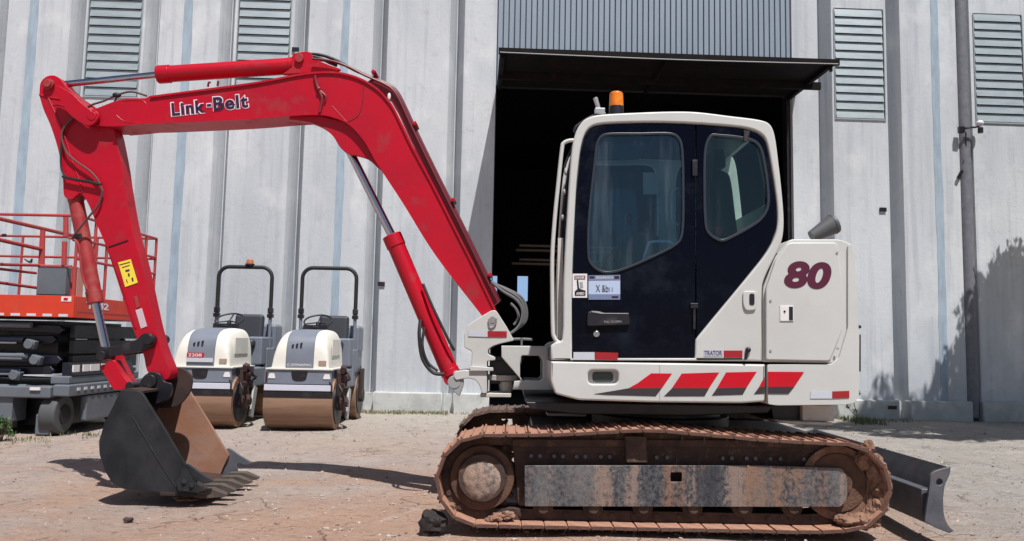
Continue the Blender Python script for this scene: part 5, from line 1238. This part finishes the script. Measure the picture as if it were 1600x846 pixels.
bm = nb(); cyl(bm, (.06, .45, 2.30), (.06, .45, 2.33), .07, 20); bp = local_part(r1, 'beacon_base', bm, BLKP)
bm = nb(); cyl(bm, (.06, .45, 2.33), (.06, .45, 2.38), .058, 20, .05); ball(bm, (.06, .45, 2.38), .05, (1, 1, .6)); local_part(r1, 'beacon_lens', bm, mat('dull_orange_plastic', (.45, .14, .06), .4))
bm = nb(); box2(bm, (-.19, -1.115, .93), (.03, -1.09, .99)); pl_ = local_part(r1, 'number_plate', bm, STRR)
bm = nb(); box2(bm, (-.19, -1.12, .87), (.16, -1.102, .925)); local_part(r1, 'badge_strip', bm, mat('pale_badge', (.5, .52, .58), .4))
def roller_text(root, body, x0, x1, z0, z1, y, m):
    o = text('lettering', body, None, None, 0, 0, m, None, off=.01, frame=(Vector((x0, y, z0)), Vector((x1-x0, 0, 0)), Vector((0, 0, z1-z0)), Vector((0, -1, 0)))); o.parent = root
roller_text(r1, '2208', -.17, .01, .94, .98, -1.117, LETW)
roller_text(r2, 'C-DYNAPAC', -.17, .15, .845, .875, -1.102, STKW)

# ---------------------------------------------------------------- scissor lift
LX, LY0, LY1 = -5.22, 9.55, 11.75
LXL = LX-3.0
lift = thing('scissor_lift', 'orange and black scissor lift with red guard rails and a folded scissor stack', 'scissor lift', (LX-1.4, 10.6, 0))
ORG = mat('orange_red_deck_paint', (.62, .045, .015), .45, var=(.48, .04, .02), vscale=4, vamt=.5, dirt=(.3, .12, .08), dscale=6, damt=(.6, .8), dmix=.4)
RAILM = mat('faded_red_rail_paint', (.42, .045, .045), .5, var=(.34, .05, .05), vscale=8, vamt=.6)
CHG = mat('grey_chassis_paint', (.13, .145, .17), .5, var=(.09, .10, .12), vscale=3, vamt=.5, dirt=(.25, .23, .21), dscale=6, damt=(.6, .8), dmix=.4)
NVY = mat('blue_black_steel', (.008, .009, .02), .35, .1, dirt=(.04, .04, .05), dscale=8, damt=(.6, .8), dmix=.4)
PALE = mat('pale_painted_edge', (.55, .57, .62), .4)
zd = 1.66; zd0 = 1.40; zr = 2.63
bm = nb(); box2(bm, (LXL, LY0+.05, zd0), (LX-.03, LY1-.05, zd-.03)); deck = obj('platform_deck', bm, BLKP, lift)
bm = nb(); box2(bm, (LXL, LY0, zd0), (LX, LY0+.04, zd)); obj('deck_skirt', bm, ORG, deck, bevel=.006)
bm = nb(); box2(bm, (LX-.04, LY0+.042, zd0), (LX, LY1, zd)); obj('deck_skirt', bm, ORG, deck, bevel=.006)
bm = nb(); box2(bm, (LXL, LY1-.04, zd0), (LX-.042, LY1, zd)); obj('deck_skirt', bm, ORG, deck, bevel=.006)
# warning dashes along the lower edge
k = 0; x = LX-.06
bm = nb()
while x > LXL+.2: box2(bm, (x-.11, LY0-.004, zd0+.01), (x, LY0-.0005, zd0+.04)); x -= .19
obj('edge_tape', bm, PALE, deck)
bm = nb(); box2(bm, (LX-.15, LY0-.006, zd-.07), (LX-.03, LY0-.0008, zd-.01)); obj('plate_mark', bm, STKW, deck)
bm = nb(); box2(bm, (LX-.12, LY0-.010, zd-.055), (LX-.07, LY0-.0065, zd-.025)); obj('plate_mark', bm, STRR, deck)
o = text('lettering', 'TE42', None, None, 0, 0, LETW, None, off=.03, frame=(Vector((LX+.003, LY0+.28, zd-.14)), Vector((0, .55, 0)), Vector((0, 0, .085)), Vector((1, 0, 0)))); o.parent = deck; o.matrix_parent_inverse = Matrix.Identity(4)
bm = nb(); box2(bm, (LX-.001, LY0+.1, zd0+.07), (LX+.003, LY1-.3, zd0+.08)); obj('deck_line', bm, RAILM, deck)
# guard rails
def rails(name, pts, zs_, r=.018, posts=()):
    bm = nb()
    for z in zs_:
        for i in range(len(pts)-1): cyl(bm, (*pts[i], z), (*pts[i+1], z), r, 10)
    o = obj(name, bm, RAILM, lift)
    for p in posts:
        bm = nb(); cyl(bm, (*p, zd-.02), (*p, zr), r*1.05, 10); many('rail_post', bm, RAILM, o)
    return o
e = .03
rails('guard_rail', [(LXL, LY0+e), (LX-e, LY0+e)], (zr,), posts=[(LX-e, LY0+e)])
rails('guard_rail', [(LX-e, LY0+e), (LX-e, LY1-e)], (zr, zr-.28, zr-.52), posts=[(LX-e, LY0+.45), (LX-e, LY0+.75), (LX-e, LY0+1.3), (LX-e, LY1-.35), (LX-e, LY1-e)])
rails('guard_rail', [(LXL, LY1-e), (LX-e, LY1-e)], (zr, zr-.30), posts=[(LX-.9, LY1-e), (LX-2, LY1-e)])
# inner extension deck rail, running away from the camera on the left
ex = XZ(66, 360, 10.25)[0]
p0 = P(-14, 339, 9.2); p1 = P(112, 368, 11.3)
bm = nb()
cyl(bm, P(-14, 339, 9.7), P(112, 368, 11.4), .026, 10); cyl(bm, P(-14, 372, 9.7), P(66, 390, 10.6), .026, 10); cyl(bm, P(-14, 413, 9.7), P(66, 415, 10.6), .02, 10); cyl(bm, P(-14, 419, 9.7), P(56, 427, 10.6), .018, 10); cyl(bm, P(-14, 440, 9.7), P(58, 450, 10.6), .02, 10)
er = obj('extension_rail', bm, RAILM, lift)
bm = nb(); cyl(bm, P(67, 360, 10.6), P(61, 462, 10.6), .032, 10); cyl(bm, P(67, 362, 10.6), P(66, 415, 10.6), .03, 10); cyl(bm, P(103, 338, 10.0), P(103, 370, 10.0), .03, 10); cyl(bm, P(101, 378, 10.0), P(100, 415, 10.0), .03, 10); many('rail_post', bm, RAILM, er)
bm = nb(); cyl(bm, P(64, 416, 10.0), P(112, 417, 10.0), .02, 10); cyl(bm, P(112, 417, 10.0), P(111, 465, 10.0), .025, 10); many('rail_post', bm, RAILM, er)
bm = nb(); a = P(62, 417, 9.9); b = P(104, 462, 9.9); box2(bm, (a.x, 9.86, b.z), (b.x, 9.98, a.z)); obj('control_box', bm, CHG, lift, bevel=.012)
bm = nb(); tube(bm, [P(38, 405, 9.9), P(46, 409, 9.9), P(50, 405, 9.9), P(48, 411, 9.9), P(40, 407, 9.9)], .008, 6); cyl(bm, P(4, 368, 9.9), P(9, 368, 9.9), .02, 8); obj('tether', bm, BLKP, lift)
bm = nb(); box2(bm, (LX-.06, LY0+.10, zd), (LX-.03, LY0+.24, zd+.35)); obj('rail_box', bm, mat('salmon_sticker', (.55, .25, .2), .5), lift)
# scissor stack
zz = 1.34
k = 0
for i in range(5):
    z = 1.29-i*.185
    for (yn, sgn) in ((LY0+.18, 1), (LY1-.30, -1)):
        bm = nb(); L0, L1 = LXL+.15, LX-.25-(.08 if i % 2 else 0)
        dz = .03 if i % 2 else -.03
        prism(bm, [(L0, z-.05-dz), (L1, z-.05+dz), (L1+.05, z+dz), (L1, z+.05+dz), (L0, z+.05-dz)], yn, yn+.06)
        arm = obj('scissor_arm', bm, NVY, lift, bevel=.012)
    bm = nb(); cyl(bm, (L0, LY0+.11, z+.012), (L1-.3, LY0+.11, z+.012), .035, 14); ar = obj('cross_tube', bm, NVY if i % 2 else CHG, lift, bevel=.004)
    if i in (1, 3, 2):
        bm = nb(); box(bm, (L1-.10-(.25 if i == 3 else .1), LY0+.10, z-.03), (.12, .08, .10), (0, .25, 0)); cyl(bm, (L1-.10-(.25 if i == 3 else .1), LY0+.03, z-.03), (L1-.10-(.25 if i == 3 else .1), LY0+.12, z-.03), .055, 20); cyl(bm, (L1-.35, LY0+.05, z-.02), (L1-.75, LY0+.05, z-.02), .014, 8); obj('pivot_boss', bm, CHG, arm, bevel=.01)
# darker panels seen from the end
for i in range(4):
    z = 1.32-i*.19
    bm = nb(); box2(bm, (LX-.20, LY0+.32, z-.165), (LX-.14, LY1-.2, z)); obj('end_panel', bm, BLKP, lift, bevel=.008)
    if i in (0, 1, 2):
        bm = nb(); box2(bm, (LX-.138, LY0+.35+(.9 if i else 0), z-.182), (LX-.125, LY0+.60+(.9 if i else 0)+(.35 if i == 1 else 0), z-.172)); many('pale_edge', bm, PALE, lift)
# chassis
zc0 = XZ(60, 612, LY0)[1]
bm = nb(); box2(bm, (LXL, LY0+.02, .44), (LX-.22, LY1-.1, .58)); box2(bm, (LX-.22, LY0+.06, .46), (LX-.02, LY1-.15, .60)); box2(bm, (LX-.30, LY0+.14, .60), (LX-.07, LY1-.25, .70)); obj('chassis', bm, CHG, lift, bevel=.02)
bm = nb(); prism(bm, [(-.20, .70), (-.06, .70), (-.12, .86), (-.20, .86)], 0, 1.6)
for v in bm.verts: v.co.x += LX; v.co.y += LY0+.2
tp = obj('tool_tray', bm, NVY, lift, bevel=.008)
bm = nb(); 
for i in range(10): box2(bm, (LX-.012, LY0+.22+i*.16, .525), (LX-.008+.004, LY0+.22+i*.16+.07, .56)) if i < 9 else None
obj('step_slots', bm, PALE, lift)
for (a, b) in ((.22, .36), (.45, .58), (.62, .84), (.90, .98)):
    bm = nb(); box2(bm, (LX-.085, LY0+a, .745), (LX-.068, LY0+b, .83)); obj('decal_block', bm, STKW, tp)
bm = nb(); prism(bm, fillet([(XZ(2, 0, LY0)[0], .44), (XZ(62, 0, LY0)[0], .44), (XZ(62, 0, LY0)[0], .16), (XZ(50, 0, LY0)[0], .14), (XZ(50, 0, LY0)[0], .06), (XZ(16, 0, LY0)[0], .06), (XZ(2, 0, LY0)[0], .13)], .01), LY0+.06, LY0+.35); obj('battery_box', bm, CHG, lift, bevel=.012)
bm = nb(); box2(bm, (LX-.42, LY0+.10, .0), (LX-.24, LY0+.22, .25)); obj('pothole_guard', bm, CHG, lift, bevel=.02)
bm = nb(); box2(bm, (LXL+.2, LY0+.30, .72), (LX-.32, LY1-.34, 1.36)); obj('dark_stack_fill', bm, BLKP, lift)  # added black core that puts shade into the gaps between the scissor arms
bm = nb(); box2(bm, (LXL+.1, LY0+.45, .08), (LX-.30, LY1-.30, .42)); obj('underbody', bm, BLKP, lift)
bm = nb(); box2(bm, (LX-.12, LY0+.50, .13), (LX-.03, LY0+1.35, .45)); obj('side_cabinet', bm, CHG, lift, bevel=.03)
TYR = mat('grey_solid_tyre', (.07, .073, .078), .7)
for (x, y) in ((LX-.26, LY0+.26), (LX-.26, LY1-.45), (LXL+.5, LY0+.26), (LXL+.5, LY1-.45)):
    bm = nb(); cyl(bm, (x-.10, y, .235), (x+.10, y, .235), .235, 40); wh = obj('wheel', bm, TYR, lift, bevel=.03, seg=3)
    bm = nb(); cyl(bm, (x+.095, y, .235), (x+.115, y, .235), .12, 24); obj('rim', bm, BLKP, wh, bevel=.008)
bm = nb(); box2(bm, (LX-.45, LY0-.002, .535), (LX-.33, LY0+.018, .57)); obj('decal_block', bm, STKW, lift)

# ---------------------------------------------------------------- stones, clod, grass, weeds, bush
bm = nb(); p = P(677, 812, 5.2); ball(bm, (p.x, 5.2, .06), .078, (1.05, 1, .95), 3, .14); rk = obj('rock', bm, mat('blackened_rock', (.016, .012, .013), .75, var=(.04, .025, .022), vscale=14, bump=.8, bscale=30), ang=25)
tag(rk, 'black lump of rock lying against the front of the near track', 'rock')
bm = nb(); p = P(212, 802, 5.45); ball(bm, (p.x, 5.35, .004), .024, (1.4, 1, .6), 3, .2); tag(obj('stone', bm, bpy.data.materials['dark_rusty_steel'], ang=25), 'small grey stone on bare earth in front of the bucket', 'stone')
rs = random.Random(11); bm = nb()
for i in range(1600):
    y = 4.4+9*rs.random()**1.4; x = rs.uniform(-.68, .68)*y*1.02; s = rs.uniform(.003, .009)*(1+.06*y)
    if rs.random() < .03: s *= 2
    m_ = Matrix.Translation((x, y, gz(x, y)-.012+s*.25)) @ Euler((rs.random()*6, rs.random()*6, rs.random()*6)).to_matrix().to_4x4() @ Matrix.Diagonal((s*rs.uniform(.8, 1.6), s, s*.6, 1))
    bmesh.ops.create_icosphere(bm, subdivisions=1, radius=1, matrix=m_)
for i in range(170):
    x = rs.gauss(-.4, 1.7); y = rs.uniform(4.5, 7.2)
    if rs.random() < .5: x = rs.uniform(-1.9, .2); y = rs.uniform(4.6, 6.4)
    s = rs.uniform(.006, .017); ball(bm, (x, y, gz(x, y)-.012+s*.3), s, (rs.uniform(.9, 1.7), 1, .6), 1, .15)
gr = obj('gravel', bm, mat('small_stones', (.40, .31, .265), .9, var=(.46, .39, .345), vscale=3, vamt=1, dirt=(.22, .15, .12), dscale=2.5, damt=(.5, .56))); gr['kind'] = 'stuff'; gr['label'] = 'loose small stones scattered over the earth yard'; gr['category'] = 'gravel'
GRASS = mat('dry_green_grass', (.15, .165, .08), .8, var=(.27, .24, .15), vscale=3, vamt=.9)
def blade_(bm, x, y, h, rs, w_=.006):
    a = rs.uniform(0, 6.28); lx, ly = math.cos(a)*h*rs.uniform(.1, .6), math.sin(a)*h*rs.uniform(.1, .6); c, s = math.cos(a+1.57)*w_, math.sin(a+1.57)*w_
    z = -.01
    v = [bm.verts.new(q) for q in ((x-c, y-s, z), (x+c, y+s, z), (x+lx*.5+c*.7, y+ly*.5+s*.7, z+h*.6), (x+lx*.5-c*.7, y+ly*.5-s*.7, z+h*.6), (x+lx, y+ly, z+h))]
    bm.faces.new((v[0], v[1], v[2], v[3])); bm.faces.new((v[3], v[2], v[4]))
bm = nb(); rs = random.Random(5)
def wallpt(px, d): 
    u_ = PW(px, 640, .12)[0]; q = WO+WX*u_-WN*d; return q.x, q.y
for (x0, x1, n, hh, dmin, dmax) in ((560, 700, 620, .06, .13, .5), (700, 830, 140, .05, .13, .4), (1305, 1345, 360, .10, .16, 1.1), (1345, 1420, 130, .05, .14, .6)):
    for i in range(n):
        x, y = wallpt(rs.uniform(x0, x1), rs.uniform(dmin, dmax)); blade_(bm, x, y, hh*rs.uniform(.4, 1.2), rs, .007)
for i in range(900):
    x = rs.uniform(-6.6, -3.9); y = rs.uniform(9.0, 9.9) if x < -4.9 else rs.uniform(9.6, 11.2); 
    if mnoise.noise(Vector((x*2, y*2, 3))) > .05: blade_(bm, x, y, .05*rs.uniform(.5, 1.2), rs, .006)
g_ = obj('grass', bm, GRASS); g_['kind'] = 'stuff'; g_['label'] = 'thin grass growing along the foot of the warehouse wall and by the lift'; g_['category'] = 'grass'
# bush at the left edge
LEAF = mat('bush_leaf_green', (.045, .10, .03), .55, var=(.09, .16, .05), vscale=12, vamt=.9)
TWIG = mat('twig_brown', (.10, .07, .045), .8)
def leaf_cloud(bm, c, r, n, ls, rs, shell=.5):
    for i in range(n):
        d = Vector((rs.gauss(0, 1), rs.gauss(0, 1), rs.gauss(0, 1))).normalized(); k = (shell+(1-shell)*rs.random())
        p = Vector((c[0]+d.x*r[0]*k, c[1]+d.y*r[1]*k, c[2]+d.z*r[2]*k))
        e_ = Euler((rs.random()*6.28, rs.random()*6.28, rs.random()*6.28)).to_matrix(); s = ls*rs.uniform(.6, 1.4)
        q = [e_ @ Vector(v)*s+p for v in ((-1, 0, 0), (0, -.45, .1), (1, 0, 0), (0, .45, .1))]
        bm.faces.new([bm.verts.new(v) for v in q])
bx_, by_ = P(2, 678, 9.1).x, 9.1
bush = thing('bush', 'small leafy green bush at the foot of the grey lift chassis', 'bush', (bx_, by_, 0))
bm = nb(); rs = random.Random(2)
for k in range(16):
    a = rs.random()*6.28; q = Vector((bx_+.12*math.cos(a)*rs.random(), by_+.12*math.sin(a)*rs.random(), .06+.2*rs.random())); leaf_cloud(bm, q, (.06, .06, .05), 60, .016, rs, .3)
obj('foliage', bm, LEAF, bush)
bm = nb()
for k in range(7):
    a = k*.9; tube(bm, [(bx_, by_, -.01), (bx_+.05*math.cos(a), by_+.05*math.sin(a), .12), (bx_+.12*math.cos(a), by_+.12*math.sin(a), .24)], .005, 6, 3)
obj('stem', bm, TWIG, bush)
# weed by the wall on the right
wx, wy = P(1350, 664, 12.6).x, 12.9
weed = thing('weed', 'thin spindly weed in front of the plinth right of the excavator', 'weed', (wx, wy, 0))
bm = nb(); tube(bm, [(wx, wy, -.01), (wx+.02, wy, .18), (wx-.02, wy, .36), (wx+.06, wy, .52)], .006, 6); tube(bm, [(wx, wy, .15), (wx-.10, wy, .26), (wx-.13, wy, .30)], .005, 6); obj('stem', bm, TWIG, weed)
bm = nb(); rs = random.Random(4)
for q in ((wx+.05, wy, .50), (wx-.12, wy, .30), (wx, wy, .22), (wx-.02, wy, .08), (wx-.18, wy, .10), (wx+.1, wy, .1)): leaf_cloud(bm, q, (.05, .05, .05), 26, .018, rs, .2)
obj('foliage', bm, LEAF, weed)

# ---------------------------------------------------------------- tree outside the frame whose shade falls on the wall and yard at the right
tx, ty = 9.3, 9.6
tree = thing('tree', 'broad leafy tree beside the yard, its shade on the wall at the right', 'tree', (tx, ty, 0))
bm = nb(); rs = random.Random(9)
tube(bm, [(tx, ty, -.1), (tx+.05, ty, 1.6), (tx-.1, ty+.1, 3.4), (tx-.1, ty+.1, 5.8)], .17, 14)
clumps = []
for c_, r_, n_ in (((8.3, 9.3, 6.6), (2.4, 1.6, .9), 46), ((9.98, 12.15, 4.5), (1.28, .8, 1.7), 90), ((9.6, 10.4, 6.6), (1.2, 1.5, 1.0), 16)):
    for k in range(n_):
        d = Vector((rs.gauss(0, 1), rs.gauss(0, 1), rs.gauss(0, 1))).normalized()*rs.random()**.4
        clumps.append((c_[0]+d.x*r_[0], c_[1]+d.y*r_[1], c_[2]+d.z*r_[2]))
for k, q in enumerate(clumps):
    if k % 4 == 0:
        z0 = min(q[2]-.5, rs.uniform(3.2, 5.2)); tube(bm, [(tx-.1, ty+.1, z0), ((tx+q[0])/2, (ty+q[1])/2, (z0+q[2])/2+.2), q], .045, 8)
obj('trunk', bm, TWIG, tree)
bm = nb()
for q in clumps: leaf_cloud(bm, q, (.55, .5, .38), 330, .095, rs, .2)
obj('crown', bm, LEAF, tree)
